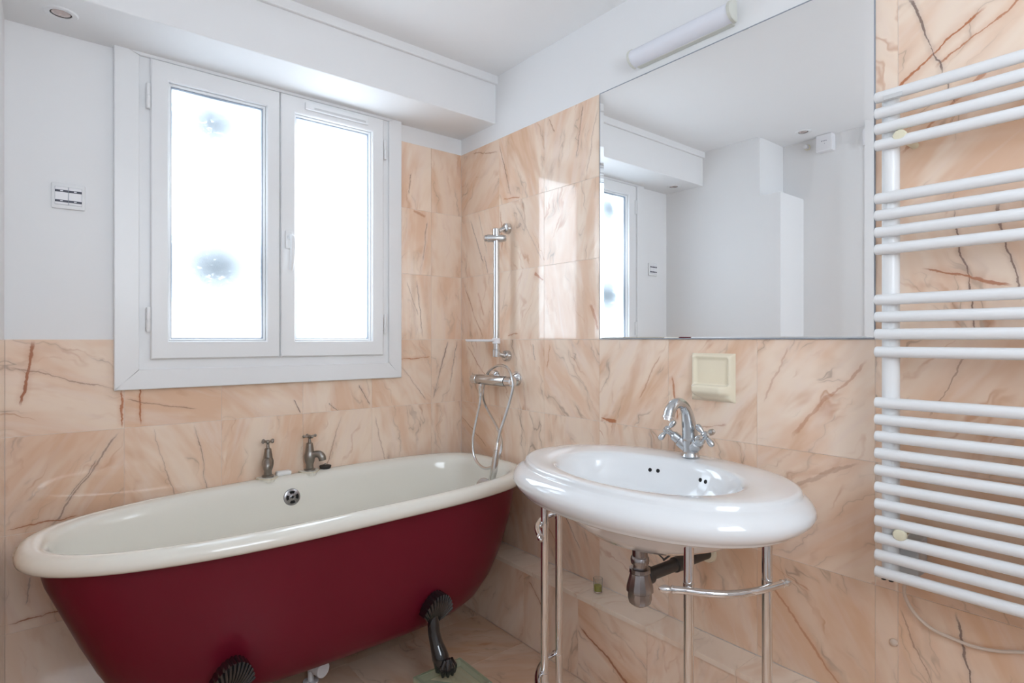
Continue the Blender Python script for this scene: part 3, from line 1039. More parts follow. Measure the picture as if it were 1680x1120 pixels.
# bath pillar taps
def pillar_tap(x, y, z, ang, lab):
    t = thing('bath_tap', (x, y, z), lab, 'tap', 'pillar taps on the bath rim')
    o = Vector((x, y, z))
    bm = B()
    lathe(bm, [(0.022, 0.0), (0.022, 0.004), (0.0145, 0.007), (0.0140, 0.022), (0.0185, 0.034), (0.0215, 0.048), (0.0208, 0.060), (0.0175, 0.070), (0.0168, 0.072), (0.0168, 0.074), (0.0125, 0.102), (0.0120, 0.107), (0.0065, 0.109), (0.0050, 0.124)], o, seg=24)
    link('body', bm, 'pewter', t, smooth=True)
    d = Vector((math.cos(ang), math.sin(ang), 0))
    bm = B()
    tube(bm, [o + Vector((0, 0, 0.058)) + d * 0.010, o + Vector((0, 0, 0.063)) + d * 0.026, o + Vector((0, 0, 0.062)) + d * 0.040, o + Vector((0, 0, 0.052)) + d * 0.050, o + Vector((0, 0, 0.038)) + d * 0.053], [0.014, 0.0135, 0.0145, 0.0150, 0.0140], 16, 6)
    link('spout', bm, 'pewter', t, smooth=True)
    bm = B()
    zc = o + Vector((0, 0, 0.132))
    ball(bm, zc, 0.009, 14, (1, 1, 0.9))
    for k in range(4):
        a = ang + PI / 4 + k * PI / 2
        dd = Vector((math.cos(a), math.sin(a), 0))
        tube(bm, [zc, zc + dd * 0.010 + Vector((0, 0, 0.002)), zc + dd * 0.019 + Vector((0, 0, 0.003))], [0.0055, 0.0035, 0.004], 8, 3)
        ball(bm, zc + dd * 0.023 + Vector((0, 0, 0.003)), 0.0062, 10)
    link('cross_handle', bm, 'pewter', t, smooth=True)


pillar_tap(TAPS[0][0], TAPS[0][1], 0.6757, math.radians(-108), 'tarnished pillar tap left of the small white soap on the bath rim')
pillar_tap(TAPS[1][0], TAPS[1][1], 0.6785, math.radians(-42), 'tarnished pillar tap beside the black plug, spout turned to the right')

# soap and plug on the rim
bm = B()
box(bm, -0.884, -0.828, -0.045, -0.015, 0.6705, 0.6875, bevel=0.007, seg=4)
sp = link('soap_bar', bm, 'soap', None, smooth=True, origin=(-0.856, -0.030, 0.6705))
tag(sp, 'small white soap bar lying between the two bath taps', 'soap')
pg = thing('bath_plug', (-0.690, -0.032, 0.673), 'black rubber bath plug resting on the rim by the tap', 'plug')
bm = B()
lathe(bm, [(0.020, 0.0), (0.0225, 0.006), (0.0235, 0.010), (0.0225, 0.0125), (0.013, 0.0150), (0.0, 0.0155)], (-0.690, -0.032, 0.673), seg=28)
link('stopper', bm, 'black', pg, smooth=True)
bm = B()
lathe(bm, [(0.004, 0.015), (0.0045, 0.018), (0.003, 0.021), (0.0, 0.0215)], (-0.690, -0.032, 0.673), seg=12)
link('pull_knob', bm, 'pewter', pg, smooth=True)

# drain pipe under the bath
dp = thing('drain_pipe', (-0.86, -0.33, 0), 'white plastic pipe end with cap below the bath on the floor', 'pipe')
bm = B()
dax = Vector((0.35, -0.93, 0.0)).normalized()
dc = Vector((-0.835, -0.385, 0.062))
lathe(bm, [(0.020, -0.13), (0.020, -0.028), (0.0245, -0.027), (0.0245, -0.006)], dc, dax, 26)
link('pipe', bm, 'whiteplastic', dp, smooth=True)
bm = B()
lathe(bm, [(0.0265, -0.008), (0.0265, 0.004), (0.024, 0.006), (0.0, 0.0065)], dc, dax, 26)
link('cap', bm, 'whiteplastic', dp, smooth=True)
bm = B()
lathe(bm, [(0.021, 0.0), (0.021, 0.110)], dc - dax * 0.125 + Vector((0, 0, -0.02)), (0, 0, 1), 22)
link('riser', bm, 'whiteplastic', dp, smooth=True)
bm = B()
lathe(bm, [(0.026, 0.0), (0.026, 0.006), (0.010, 0.008), (0.010, dc.z - 0.02)], (dc.x, dc.y, 0) - dax * 0.06 if False else Vector((dc.x, dc.y, 0)) - dax * 0.06, (0, 0, 1), 20)
link('support', bm, 'whiteplastic', dp, smooth=True)

# ------------------------------------------------------------------ shower rail, valve, hose, hand shower
SY, SX = -0.362, -0.062
sr_ = thing('shower_rail', (SX, SY, 1.15), 'chrome vertical shower rail with slider on the marble corner wall', 'shower rail')
bm = B()
lathe(bm, [(0.0135, 1.150), (0.0135, 1.648)], (SX, SY, 0), seg=24)
link('rail', bm, 'satin', sr_, smooth=True)
for zz, nm in ((1.664, 'top'), (1.140, 'bottom')):
    bm = B()
    lathe(bm, [(0.014, -0.016), (0.0165, -0.014), (0.0165, 0.014), (0.014, 0.016)], (SX, SY, zz), seg=22)
    up = 0.022 if nm == 'top' else -0.012
    tube(bm, [(SX, SY, zz), (SX + 0.025, SY - 0.004, zz + up * 0.6), (-0.018, SY - 0.006, zz + up)], [0.010, 0.010, 0.012], 14, 5)
    lathe(bm, [(0.024, 0.0), (0.024, 0.012), (0.022, 0.020), (0.014, 0.024)], (0.0, SY - 0.006, zz + up), (-1, 0, 0), 24)
    link('wall_bracket', bm, 'satin', sr_, smooth=True)
bm = B()
sc_ = P(814, 391, x=SX)
ax_ = RT
lathe(bm, [(0.010, -0.052), (0.0135, -0.050), (0.0135, -0.040), (0.0165, -0.038), (0.0165, 0.022), (0.0125, 0.040), (0.010, 0.044)], (SX, SY, sc_.z), ax_, 22)
link('slider', bm, 'satin', sr_, smooth=True)

sd = thing('soap_shelf', (SX - 0.005, -0.27, 1.19), 'thin white oval soap tray clipped to the shower rail', 'soap tray')
bm = B()
rr = []
for z_, s_ in ((1.190, 0.90), (1.193, 0.97), (1.2005, 1.0), (1.2005, 0.94), (1.1965, 0.90)):
    rr.append([Vector((SX - 0.010 + 0.052 * s_ * math.sin(t), -0.268 + 0.105 * s_ * math.cos(t), z_)) for t in [2 * PI * k / 36 for k in range(36)]])
loft(bm, rr, True, True)
link('tray', bm, 'whiteplastic', sd, smooth=True)
bm = B()
lathe(bm, [(0.0138, -0.012), (0.018, -0.011), (0.018, 0.011), (0.0138, 0.012)], (SX, SY, 1.194), seg=22)
link('clip', bm, 'whiteplastic', sd, smooth=True)

VX, VZ = -0.072, 1.022
mv = thing('shower_mixer', (VX, -0.33, VZ), 'chrome thermostatic shower mixer bar on the wall above the bath', 'mixer tap')
bm = B()
lathe(bm, [(0.0205, 0.0), (0.0225, 0.003), (0.0225, 0.196), (0.021, 0.199)], (VX, -0.245, VZ), (0, -1, 0), 28)
link('bar', bm, 'satin', mv, smooth=True)
for ya, yb, nm in ((-0.243, -0.200, 'flow_knob'), (-0.446, -0.492, 'temperature_knob')):
    bm = B()
    L_ = abs(yb - ya)
    dr = 1 if yb > ya else -1
    lathe(bm, [(0.0195, 0.0), (0.0195, 0.003), (0.0215, 0.004), (0.0215, L_ - 0.006), (0.017, L_ - 0.001), (0.0, L_)], (VX, ya, VZ), (0, dr, 0), 24)
    link(nm, bm, 'chrome' if dr < 0 else 'satin', mv, smooth=True)
for yy in (-0.277, -0.427):
    bm = B()
    lathe(bm, [(0.033, 0.0), (0.033, 0.003), (0.028, 0.012), (0.015, 0.018), (0.015, 0.06)], (0.0, yy, VZ + 0.008), (-1, 0, 0), 28)
    link('wall_escutcheon', bm, 'chrome', mv, smooth=True)
OUT = Vector((VX - 0.006, -0.268, VZ - 0.022))
bm = B()
lathe(bm, [(0.0125, 0.004), (0.0125, -0.018), (0.0105, -0.022), (0.0105, -0.050)], OUT, (0, 0, 1), 20)
link('hose_outlet', bm, 'chrome', mv, smooth=True)

hs = thing('hand_shower', P(795, 795, x=-0.22), 'chrome hand shower hanging on its looped hose into the bath', 'hand shower')
hx_ = -0.105
hp_pts = [OUT + Vector((0, 0, -0.045)), P(787, 662, x=-0.086), P(781, 690, x=-0.105), P(776, 720, x=-0.135), P(778, 748, x=-0.165), P(788, 764, x=-0.180), P(800, 768, x=-0.185), P(813, 760, x=-0.180), P(822, 738, x=-0.160), P(822, 720, x=-0.130), P(815, 700, x=-0.100), P(802, 676, x=-0.075), P(793, 655, x=-0.055),
          P(793, 636, x=-0.036), P(798, 616, x=-0.036), P(808, 604, x=-0.050), P(820, 599, x=-0.065), P(832, 603, x=-0.085), P(839, 615, x=-0.105), P(842, 632, x=-0.116), P(837, 656, x=-0.130), P(829, 682, x=-0.150), P(821, 706, x=-0.172), P(816, 727, x=-0.190)]
bm = B()
tube(bm, hp_pts, 0.0058, 10, 7)
link('hose', bm, 'satin', hs, smooth=True)
bm = B()
a_, b_ = P(816, 726, x=-0.190), P(814.5, 738, x=-0.196)
dd = (b_ - a_).normalized()
lathe(bm, [(0.0085, 0.0), (0.0088, (b_ - a_).length), ], a_, dd, 16)
link('hose_nut', bm, 'chrome', hs, smooth=True)
bm = B()
tube(bm, [P(814.5, 738, x=-0.196), P(812.5, 755, x=-0.202), P(810, 772, x=-0.208), P(806, 789, x=-0.212), P(801, 802, x=-0.216)], [0.0095, 0.0130, 0.0145, 0.0130, 0.011], 14, 6)
link('handle', bm, 'satin', hs, smooth=True)
bm = B()
hc = P(793, 799, x=-0.228)
hd = (Vector((-0.75, -0.30, 0.28))).normalized()
lathe(bm, [(0.010, -0.026), (0.026, -0.018), (0.036, -0.006), (0.037, 0.0), (0.034, 0.003), (0.0, 0.004)], hc, hd, 28)
link('shower_head', bm, 'satin', hs, smooth=True)

# ------------------------------------------------------------------ washbasin
BY = -1.345
wb = thing('washbasin', (-0.30, BY, 0.64), 'white oval porcelain washbasin with wide rolled rim', 'washbasin')


def ell(cx, cy, ax, by, z, n=2.15, seg=80):
    res = []
    for k in range(seg):
        t = 2 * PI * k / seg
        c, s = math.cos(t), math.sin(t)
        res.append(Vector((cx + ax * math.copysign(abs(c) ** (2 / n), c), cy + by * math.copysign(abs(s) ** (2 / n), s), z)))
    return res


R = [ell(-0.315, BY, 0.035, 0.035, 0.655, 2), ell(-0.315, BY, 0.075, 0.10, 0.658, 2), ell(-0.315, BY, 0.125, 0.18, 0.672, 2), ell(-0.312, BY, 0.165, 0.25, 0.702, 2), ell(-0.308, BY, 0.20, 0.305, 0.736, 2.05), ell(-0.305, BY, 0.225, 0.335, 0.752, 2.1),
     ell(-0.303, BY, 0.262, 0.378, 0.757), ell(-0.303, BY, 0.273, 0.390, 0.7585), ell(-0.303, BY, 0.278, 0.395, 0.762), ell(-0.303, BY, 0.279, 0.397, 0.766), ell(-0.303, BY, 0.285, 0.408, 0.771), ell(-0.303, BY, 0.293, 0.421, 0.783), ell(-0.303, BY, 0.2965, 0.427, 0.796), ell(-0.303, BY, 0.294, 0.424, 0.809), ell(-0.301, BY, 0.286, 0.414, 0.822), ell(-0.299, BY, 0.276, 0.404, 0.831),
     ell(-0.297, BY, 0.270, 0.399, 0.834), ell(-0.297, BY, 0.2665, 0.3955, 0.837), ell(-0.297, BY, 0.2655, 0.3945, 0.844), ell(-0.297, BY, 0.262, 0.391, 0.8490), ell(-0.297, BY, 0.254, 0.383, 0.8510),
     ell(-0.305, BY, 0.225, 0.335, 0.8495), ell(-0.318, BY, 0.195, 0.290, 0.8475), ell(-0.320, BY, 0.186, 0.277, 0.845), ell(-0.320, BY, 0.179, 0.267, 0.838), ell(-0.320, BY, 0.173, 0.259, 0.822), ell(-0.320, BY, 0.164, 0.246, 0.790), ell(-0.320, BY, 0.148, 0.222, 0.755), ell(-0.320, BY, 0.118, 0.178, 0.722, 2), ell(-0.318, BY, 0.08, 0.115, 0.702, 2), ell(-0.315, BY, 0.035, 0.038, 0.694, 2), ell(-0.315, BY, 0.022, 0.022, 0.692, 2)]
bm = B()
loft(bm, R, True, True)
bmesh.ops.recalc_face_normals(bm, faces=bm.faces)
basin_bvh = BVHTree.FromBMesh(bm)
link('bowl', bm, 'porcelain', wb, smooth=True, sharp=70)
for u, v in ((1066.5, 770.5), (1079.5, 772), (1149, 787), (1157.5, 790)):
    loc, nor = hit(basin_bvh, u, v)
    if loc is None:
        continue
    bm = B()
    lathe(bm, [(0.0058, -0.002), (0.0058, 0.0006), (0.0046, 0.0009), (0.0, 0.0002)], loc, nor, 16)
    link('overflow_hole', bm, 'hole', wb, smooth=True)
bm = B()
lathe(bm, [(0.021, 0.0), (0.0215, 0.003), (0.017, 0.0045), (0.0, 0.006)], (-0.315, BY, 0.692), seg=24)
link('waste_plug', bm, 'chrome', wb, smooth=True)

# chrome stand: two leg pairs joined by curved bars
st = thing('washbasin_stand', (-0.34, BY, 0), 'chrome tubular washbasin stand with curved towel bars', 'stand')
LEGS = {}
hbar = 0.63
for k, (u, v) in {'a': (893.5, 862), 'b': (917, 845), 'c': (1130, 968), 'd': (1258.5, 962)}.items():
    q = P(u, v, z=hbar)
    dv = Vector((q.x - CAM.x, q.y - CAM.y, 0)).normalized()
    q = q + dv * (0.019 if k in 'cd' else 0.0)
    LEGS[k] = q
    bm = B()
    lathe(bm, [(0.018, 0.0), (0.018, 0.004), (0.0115, 0.010), (0.0115, 0.753)], (q.x, q.y, 0), seg=24)
    link('leg', bm, 'chrome', st, smooth=True)


def endcap(bm, p, d):
    lathe(bm, [(0.0080, -0.004), (0.0095, -0.003), (0.0095, 0.001), (0.007, 0.003), (0.0085, 0.008), (0.0098, 0.015), (0.0075, 0.024), (0.003, 0.030), (0.0, 0.031)], p, d, 18)


# right side towel bar
def towel_bar(pts, zz):
    bm = B()
    pts = [Vector((p[0], p[1], zz)) for p in pts]
    tube(bm, pts, 0.0085, 14, 8)
    endcap(bm, pts[0], pts[0] - pts[1])
    endcap(bm, pts[-1], pts[-1] - pts[-2])
    return bm


def offset_out(p, k=0.017):
    d = (Vector((p.x, p.y)) - Vector((-0.303, BY))).normalized()
    return Vector((p.x + d.x * k, p.y + d.y * k))


BARS = {('c', 'd'): [(1103, 967), (1130, 969), (1160, 973), (1195, 974.5), (1230, 971), (1258, 965), (1284, 957)], ('a', 'b'): [(910, 842), (893, 849), (884, 857), (881.5, 867), (886, 880)]}
for pair, pxs in BARS.items():
    pts = [P(u, v, z=hbar).to_2d() for u, v in pxs]
    link('towel_bar', towel_bar(pts, hbar), 'chrome', st, smooth=True)
    link('lower_bar', towel_bar(pts, 0.172), 'chrome', st, smooth=True)
    for q in pair:
        for zz in (hbar, 0.172):
            bm = B()
            lathe(bm, [(0.0115, -0.0105), (0.0126, -0.010), (0.0126, 0.010), (0.0115, 0.0105)], (LEGS[q].x, LEGS[q].y, zz), seg=18)
            lq = Vector((LEGS[q].x, LEGS[q].y))
            o_ = min(catmull([Vector((p.x, p.y, 0)) for p in pts], 8), key=lambda p: (p.to_2d() - lq).length)
            tube(bm, [(lq.x, lq.y, zz), (o_.x, o_.y, zz)], 0.006, 10)
            link('clamp', bm, 'chrome', st, smooth=True)

# bottle trap
TX, TY = -0.315, -1.335
bt = thing('bottle_trap', (TX, TY, 0.475), 'dull metal bottle trap with dark waste pipe under the washbasin', 'drain trap')
bm = B()
lathe(bm, [(0.021, 0.656), (0.021, 0.610), (0.0245, 0.606), (0.0255, 0.598), (0.0245, 0.590), (0.019, 0.588), (0.0185, 0.560)], (TX, TY, 0), seg=28)
link('tailpiece', bm, 'darkchrome', bt, smooth=True)
bm = B()
lathe(bm, [(0.022, 0.578), (0.0285, 0.576), (0.0290, 0.566), (0.0265, 0.563), (0.0275, 0.560), (0.0365, 0.526), (0.0368, 0.515), (0.0325, 0.512), (0.0325, 0.496), (0.0290, 0.483), (0.019, 0.4755), (0.0, 0.475)], (TX, TY, 0), seg=14)
link('bottle', bm, 'darkchrome', bt, smooth=True, sharp=20)
bm = B()
pw = P(1165, 908, x=-0.004)
pz = 0.548
tube(bm, [(TX + 0.018, TY, pz), (-0.002, TY - 0.012, pz)], 0.0175, 20)
link('waste_pipe', bm, 'blackpipe', bt, smooth=True)
bm = B()
dd = (Vector((-0.002, TY - 0.012, pz)) - Vector((TX, TY, pz))).normalized()
lathe(bm, [(0.020, 0.020), (0.0245, 0.024), (0.0245, 0.040), (0.020, 0.044)], (TX, TY, pz), dd, 22)
link('union_nut', bm, 'blackpipe', bt, smooth=True)
bm = B()
lathe(bm, [(0.0178, 0.150), (0.0215, 0.152), (0.0215, 0.185), (0.0178, 0.187)], (TX, TY, pz), dd, 22)
link('pipe_sleeve', bm, 'blackpipe', bt, smooth=True)
bm = B()
lathe(bm, [(0.0176, 0.0), (0.030, 0.001), (0.028, 0.008), (0.0176, 0.010)], (-0.001, TY - 0.012, pz), (-1, 0, 0), 24)
link('wall_collar', bm, 'ivory_ceramic', bt, smooth=True)
bm = B()
tube(bm, [P(1088, 919, x=-0.255), P(1118, 896, x=-0.20)], 0.0028, 8)
lathe(bm, [(0.006, -0.008), (0.006, 0.008)], P(1117, 897, x=-0.20), (0, 0, 1), 10)
tube(bm, [(TX, TY, 0.632), (TX + 0.032, TY - 0.004, 0.634)], 0.010, 10)
tube(bm, [(TX + 0.032, TY - 0.004, 0.634), P(1090, 918, x=-0.255)], 0.0022, 8)
link('popup_rod', bm, 'blackpipe', bt, smooth=True)

# basin mixer
FX, FY, FZ = -0.083, -1.340, 0.8505
fm = thing('basin_mixer', (FX, FY, FZ), 'chrome swan-neck basin mixer with two cross handles', 'tap')
bm = B()
lathe(bm, [(0.0255, 0.0), (0.0265, 0.003), (0.0245, 0.007), (0.0225, 0.016), (0.0235, 0.030), (0.0260, 0.045), (0.0245, 0.060), (0.0205, 0.075)], (FX, FY, FZ), seg=28)
link('body', bm, 'brushed', fm, smooth=True)
bm = B()
tube(bm, [(FX, FY, FZ + 0.03), (FX - 0.004, FY, FZ + 0.075), (FX - 0.012, FY, FZ + 0.110), (FX - 0.022, FY, FZ + 0.138), (FX - 0.040, FY, FZ + 0.158), (FX - 0.062, FY, FZ + 0.165), (FX - 0.085, FY, FZ + 0.160), (FX - 0.101, FY, FZ + 0.146), (FX - 0.109, FY, FZ + 0.128)],
     [0.0245, 0.0225, 0.0195, 0.0165, 0.0145, 0.0148, 0.0155, 0.0160, 0.0160], 20, 6)
sp_ = link('spout', bm, 'brushed', fm, smooth=True)
bm = B()
lathe(bm, [(0.0162, -0.004), (0.0175, -0.003), (0.0175, 0.003), (0.0135, 0.004), (0.0135, 0.009), (0.0, 0.009)], (FX - 0.110, FY, FZ + 0.127), Vector((-0.25, 0, -1)), 20)
link('aerator', bm, 'chrome', sp_, smooth=True)
for sg in (1, -1):
    d = Vector((-0.32, sg * 0.72, 0.60)).normalized()
    o = Vector((FX, FY + sg * 0.006, FZ + 0.026))
    bm = B()
    lathe(bm, [(0.0190, 0.0), (0.0185, 0.034), (0.0145, 0.037), (0.0145, 0.056), (0.0115, 0.059), (0.0085, 0.064), (0.0080, 0.074)], o, d, 20)
    arm = link('valve_stem', bm, 'brushed', fm, smooth=True)
    c = o + d * 0.080
    e1, e2 = frame_of(d)
    bm = B()
    lathe(bm, [(0.0090, -0.010), (0.0115, -0.004), (0.0105, 0.006), (0.0085, 0.010), (0.0, 0.012)], c, d, 16)
    for k in range(4):
        a = 0.35 + k * PI / 2
        dd = e1 * math.cos(a) + e2 * math.sin(a)
        lathe(bm, [(0.0062, 0.004), (0.0056, 0.012), (0.0082, 0.019), (0.0094, 0.027), (0.0080, 0.034), (0.0040, 0.0375), (0.0, 0.038)], c, dd, 12)
    link('cross_handle', bm, 'brushed', fm, smooth=True)

# ------------------------------------------------------------------ wall soap dish
sdw = thing('soap_dish', (-0.02, -1.365, 1.015), 'ivory ceramic soap dish set in the marble below the mirror', 'soap dish')
bm = B()
y0, y1, z0, z1 = -1.292, -1.437, 1.012, 1.158
NU, NV = 44, 44


def sstep(a, b2, x):
    t = max(0.0, min(1.0, (x - a) / (b2 - a)))
    return t * t * (3 - 2 * t)


vg = []
for i in range(NU + 1):
    row = []
    for j in range(NV + 1):
        s, t = i / NU, j / NV
        e = min(s, 1 - s, t, 1 - t)
        h = 0.007 * sstep(0.0, 0.04, e)                          # thin border
        wall_ = sstep(0.0, 0.09, e)
        niche = sstep(0.08, 0.16, s) * sstep(0.08, 0.16, 1 - s) * sstep(0.05, 0.14, 1 - t) * sstep(0.32, 0.355, t)
        h += 0.011 * wall_ * (1 - niche)
        hw_ = 0.5 - 0.22 * (1 - sstep(0.0, 0.20, t))             # the bowl narrows towards its bottom
        sd_ = sstep(0.0, 0.20, hw_ - abs(s - 0.5) - 0.02)
        bowl = sstep(0.0, 0.24, t) * (1 - sstep(0.315, 0.350, t)) * sd_
        h += 0.030 * bowl
        row.append(bm.verts.new((-h, y0 + (y1 - y0) * s, z0 + (z1 - z0) * t)))
    vg.append(row)
for i in range(NU):
    for j in range(NV):
        bm.faces.new((vg[i][j], vg[i + 1][j], vg[i + 1][j + 1], vg[i][j + 1]))
link('dish', bm, 'ivory_ceramic', sdw, smooth=True, sharp=80)

# ------------------------------------------------------------------ mirror
mi = thing('wall_mirror', (-0.004, -1.36, 1.204), 'large square frameless mirror on the wall above the washbasin', 'mirror')
ya, yb, za, zb = -0.909, -1.801, 1.204, 2.096
bm = B()
bw = 0.020
vo = [bm.verts.new((-0.0045, y, z)) for y, z in ((ya, za), (yb, za), (yb, zb), (ya, zb))]
vi = [bm.verts.new((-0.0062, y, z)) for y, z in ((ya - bw, za + 0.004), (yb + bw, za + 0.004), (yb + bw, zb - bw), (ya - bw, zb - bw))]
vk = [bm.verts.new((-0.0005, y, z)) for y, z in ((ya, za), (yb, za), (yb, zb), (ya, zb))]
bm.faces.new(vi)
for k in range(4):
    j = (k + 1) % 4
    bm.faces.new((vo[k], vo[j], vi[j], vi[k]))
    bm.faces.new((vk[k], vk[j], vo[j], vo[k]))
link('mirror_glass', bm, 'mirror', mi)
bm = B()
for a0, a1, c0, c1 in ((ya + 0.002, ya - 0.0004, za - 0.002, zb + 0.002), (yb + 0.0004, yb - 0.002, za - 0.002, zb + 0.002), (ya, yb, zb - 0.0004, zb + 0.0025), (ya, yb, za - 0.0025, za + 0.0004)):
    box(bm, -0.0050, -0.0002, a0, a1, c0, c1)
link('glass_edge', bm, 'gasket', mi)

# lamp above the mirror
LY0, LY1, LZ = -1.085, -1.440, 2.152
la = thing('mirror_lamp', (0, -1.26, LZ), 'white linear wall lamp above the mirror', 'lamp')
bm = B()
box(bm, -0.022, G, LY0 - 0.004, LY1 + 0.004, LZ - 0.030, LZ + 0.030, bevel=0.003)
link('base', bm, 'lampcap', la)
bm = B()
rr = []
for yy in (LY0, LY1):
    prof_ = [(-0.018 - 0.040 * math.sin(t) ** 0.9 if 0 < t < PI else -0.018, LZ + 0.029 * math.cos(t)) for t in [PI * k / 16 for k in range(17)]]
    rr.append([Vector((x, yy, z)) for x, z in prof_])
loft(bm, rr, True, True)
link('diffuser', bm, 'diffuser', la, smooth=True, sharp=50)
for yy, dy in ((LY0, 0.010), (LY1, -0.012)):
    bm = B()
    rr = []
    for yq, s_ in ((yy, 1.0), (yy + dy * 0.8, 1.0), (yy + dy, 0.93)):
        rr.append([Vector((-0.018 - (0.042 * s_) * (math.sin(t) ** 0.9 if 0 < t < PI else 0), yq, LZ + 0.0315 * s_ * math.cos(t))) for t in [PI * k / 16 for k in range(17)]])
    loft(bm, rr, True, True)
    link('end_cap', bm, 'lampcap', la, smooth=True, sharp=40)

# ------------------------------------------------------------------ towel radiator
rd = thing('towel_radiator', (-0.07, -2.08, 0.65), 'white tubular towel radiator on the marble wall', 'radiator')
RX, PX = -0.096, -0.070
RY0, RY1 = -1.834, -2.345
vrows = [162, 188, 213.5, 240, 327, 354.5, 382, 410, 492, 520, 548, 577, 659.5, 687, 714.5, 742, 769.5, 797.5, 825, 852.5, 880, 908, 935.5]
for v in vrows:
    zz = P(1436, v, x=RX).z
    bm = B()
    lathe(bm, [(0.0095, 0.0), (0.0118, 0.0015), (0.0124, 0.004), (0.0124, -(RY1 - RY0) - 0.004), (0.0118, -(RY1 - RY0) - 0.0015), (0.0095, -(RY1 - RY0))], (RX, RY0, zz), (0, -1, 0), 18)
    link('rail', bm, 'radiator', rd, smooth=True)
ztop, zbot = P(1436, 158, x=RX).z, P(1436, 940, x=RX).z
for yy in (-1.857, -2.322):
    bm = B()
    lathe(bm, [(0.015, zbot - 0.008), (0.0175, zbot - 0.005), (0.0175, ztop + 0.002), (0.015, ztop + 0.005)], (PX, yy, 0), seg=24)
    link('post', bm, 'radiator', rd, smooth=True)
for u, v in ((1475, 222), (1475, 878)):
    p = P(u, v, x=-0.106)
    for yy in (p.y, -2.300):
        bm = B()
        lathe(bm, [(0.008, 0.0), (0.008, 0.090), (0.012, 0.092), (0.0135, 0.096), (0.0135, 0.104), (0.011, 0.108), (0.0, 0.109)], (0, yy, p.z), (-1, 0, 0), 20)
        link('wall_fixing', bm, 'ivory', rd, smooth=True)
bm = B()
p0, p1 = P(1482, 898, x=-0.05), P(1511, 946, x=-0.05)
box(bm, -0.066, -0.004, p0.y + 0.012, p1.y, 0.668, 0.748, bevel=0.003)
link('control_box', bm, 'greywhite', rd)
bm = B()
p = P(1463, 158, x=RX - 0.0128)
box(bm, RX - 0.0135, RX - 0.0118, p.y + 0.016, p.y - 0.020, p.z - 0.004, p.z + 0.006, bevel=0.0006)
link('maker_plate', bm, 'greywhite', rd)
bm = B()
for yy in (P(1450, 950, x=PX).y, P(1462, 955, x=PX).y):
    lathe(bm, [(0.005, 0), (0.005, 0.012)], (PX, yy, zbot - 0.018), (0, 0, 1), 12)
link('bleed_screw', bm, 'black', rd, smooth=True)
cb = [Vector((-0.030, -1.880, 0.672)), Vector((-0.028, -1.874, 0.645)), P(1484, 975, x=-0.022), P(1500, 1005, x=-0.016), P(1527, 1030, x=-0.012), P(1560, 1046, x=-0.010), P(1600, 1061, x=-0.009), P(1640, 1068, x=-0.009), P(1680, 1070, x=-0.009), Vector((-0.009, -2.16, 0.575)), Vector((-0.009, -2.25, 0.62)), Vector((-0.009, -2.34, 0.66))]
bm = B()
tube(bm, cb, 0.0038, 8, 6)
link('power_cable', bm, 'cable', rd, smooth=True)

# small wall peg below the radiator
bm = B()
lathe(bm, [(0.0085, 0.0), (0.0090, 0.002), (0.0075, 0.006), (0.004, 0.008), (0.0, 0.0085)], P(1467, 1053, x=0), (-1, 0, 0), 16)
o = link('wall_stud', bm, 'cable', None, smooth=True)
tag(o, 'small beige stud on the marble wall below the radiator', 'stud')

# ------------------------------------------------------------------ glass jar on the ledge
jp = P(981, 971, z=0.300)
jr = thing('glass_jar', (jp.x, jp.y, 0.300), 'small glass with yellow-green liquid standing on the marble ledge', 'glass')
bm = B()
lathe(bm, [(0.0, 0.001), (0.014, 0.001), (0.0155, 0.003), (0.0165, 0.050), (0.0155, 0.050), (0.0145, 0.006), (0.0, 0.006)], (jp.x, jp.y, 0.300), seg=24, cap0=False, cap1=False)
link('tumbler', bm, 'glass', jr, smooth=True)
bm = B()
lathe(bm, [(0.0138, 0.0065), (0.0142, 0.024), (0.0, 0.024)], (jp.x, jp.y, 0.300), seg=20)
link('liquid', bm, 'greenliquid', jr, smooth=True)

# ------------------------------------------------------------------ switch panel
sw = thing('switch_panel', (-1.52, G, 1.62), 'white switch panel with dark marked bands left of the window', 'switch')
bm = B()
sx0, sx1, sz0, sz1 = -1.562, -1.476, 1.617, 1.699
box(bm, sx0, sx1, -0.008, G, sz0, sz1, bevel=0.004)
link('frame', bm, 'pvc', sw, smooth=True)
xm = (sx0 + sx1) / 2
for k, (xa, xb) in enumerate(((sx0 + 0.009, xm - 0.0007), (xm + 0.0007, sx1 - 0.009))):
    bm = B()
    box(bm, xa, xb, -0.0105, -0.006, sz0 + 0.013, sz1 - 0.013, bevel=0.001)
    rk = link('rocker', bm, 'whiteplastic', sw)
    for za_, zb_ in ((sz0 + 0.0205, sz0 + 0.0275), (sz1 - 0.0295, sz1 - 0.0225)):
        bm = B()
        box(bm, xa, xb, -0.0113, -0.0100, za_, zb_)
        bd = link('marked_band', bm, 'navy', rk)
        bm = B()
        cx = (xa + xb) / 2
        box(bm, cx - 0.0035, cx + 0.0035, -0.0117, -0.0112, (za_ + zb_) / 2 - 0.0008, (za_ + zb_) / 2 + 0.0016)
        mk = link('mark', bm, 'whiteplastic', rk)
bm = B()
box(bm, sx0 + 0.0085, sx1 - 0.0085, -0.0090, -0.007, sz0 + 0.0125, sz1 - 0.0125)
link('gap_shadow_plate', bm, 'gasket', sw)

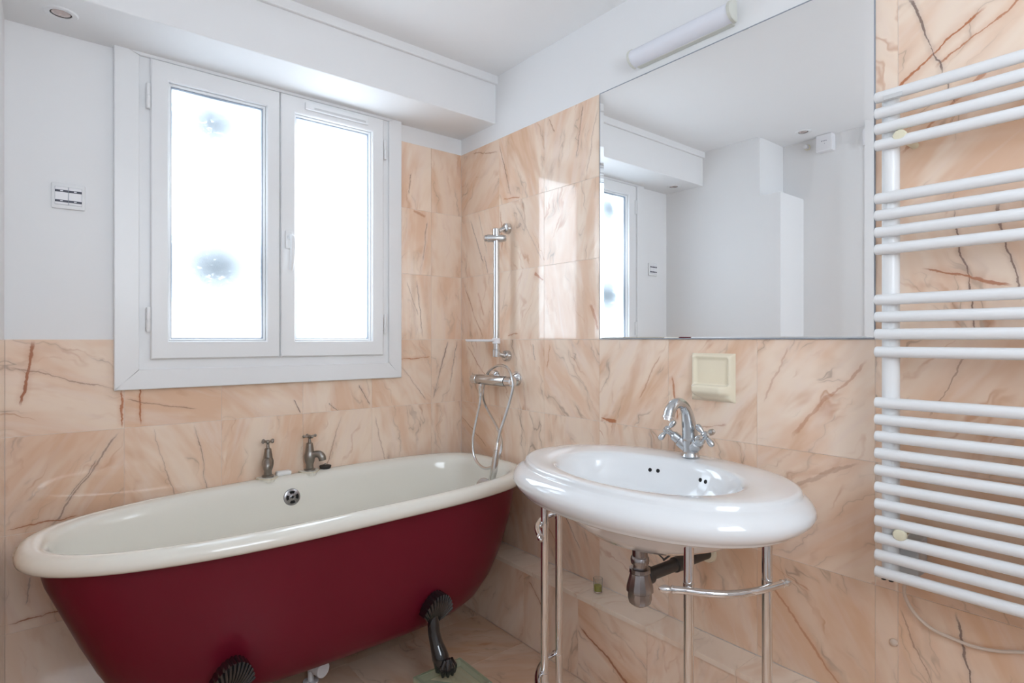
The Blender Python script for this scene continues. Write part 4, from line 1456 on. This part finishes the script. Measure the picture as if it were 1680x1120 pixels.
# ------------------------------------------------------------------ recessed spots
def spot(x, y, z, lab):
    s = thing('recessed_spot', (x, y, z), lab, 'spotlight', 'recessed ceiling spots')
    bm = B()
    lathe(bm, [(0.025, 0.004), (0.027, -0.003), (0.040, -0.0035), (0.043, -0.001), (0.044, 0.002)], (x, y, z), (0, 0, 1), 32, False, False)
    link('trim_ring', bm, 'pvc', s, smooth=True)
    bm = B()
    lathe(bm, [(0.0262, -0.0012), (0.024, -0.0008), (0.0235, -0.0016)], (x, y, z), (0, 0, 1), 28, False, False)
    link('dark_gap', bm, 'hole', s, smooth=True)
    bm = B()
    lathe(bm, [(0.0236, -0.0010), (0.018, -0.0020), (0.010, -0.0045), (0.005, -0.006), (0.0, -0.0065)], (x, y, z), (0, 0, 1), 28, False, True)
    link('reflector_bulb', bm, 'bulb', s, smooth=True)


spot(-1.540, -0.150, 2.175, 'recessed spot in the underside of the beam near the window')
spot(-1.790, -0.845, CEIL, 'recessed ceiling spot in the recess, seen in the mirror')

# small boxes high on the recess wall (seen in the mirror)
def wallbox(y0, y1, z0, z1, d, lab, mark):
    b_ = thing('wall_box', (XR2, (y0 + y1) / 2, z0), lab, 'wall box')
    base = XR2 if y0 > -1.09 else XR2 + 0.004
    bm = mkbox(base, base + d, y0, y1, z0, z1, bevel=0.004)
    link('housing', bm, 'whiteplastic', b_)
    bm = B()
    cy = (y0 + y1) / 2
    cz = (z0 + z1) / 2
    if mark:
        for i in range(4):
            box(bm, base + d - 0.0002, base + d + 0.0005, cy + 0.014 - i * 0.008, cy + 0.009 - i * 0.008, cz + 0.006, cz + 0.012)
        box(bm, base + d - 0.0002, base + d + 0.0005, cy - 0.002, cy - 0.006, cz - 0.008, cz - 0.005)
    else:
        box(bm, base + d - 0.0002, base + d + 0.0005, cy + 0.003, cy - 0.003, cz - 0.003, cz + 0.003)
    link('printed_mark', bm, 'greymark', b_)


wallbox(-0.862, -0.950, 2.288, 2.384, 0.05, 'small white wall box with grey print, next to the recess spot', True)
wallbox(-1.101, -1.190, 2.270, 2.360, 0.03, 'plain white wall box with one dot behind the radiator edge in the mirror', False)
hk = thing('pipe_stub', (XR2, -0.79, 2.33), 'tiny white pipe stub high in the recess corner', 'pipe')
bm = B()
lathe(bm, [(0.012, 0.0), (0.012, 0.03), (0.010, 0.034)], (XR2, -0.795, 2.345), (1, 0, 0), 14)
link('stub', bm, 'whiteplastic', hk, smooth=True)
bm = B()
lathe(bm, [(0.017, 0.0), (0.017, 0.006)], (XR2, -0.795, 2.345), (1, 0, 0), 14)
link('collar', bm, 'ivory', hk, smooth=True)
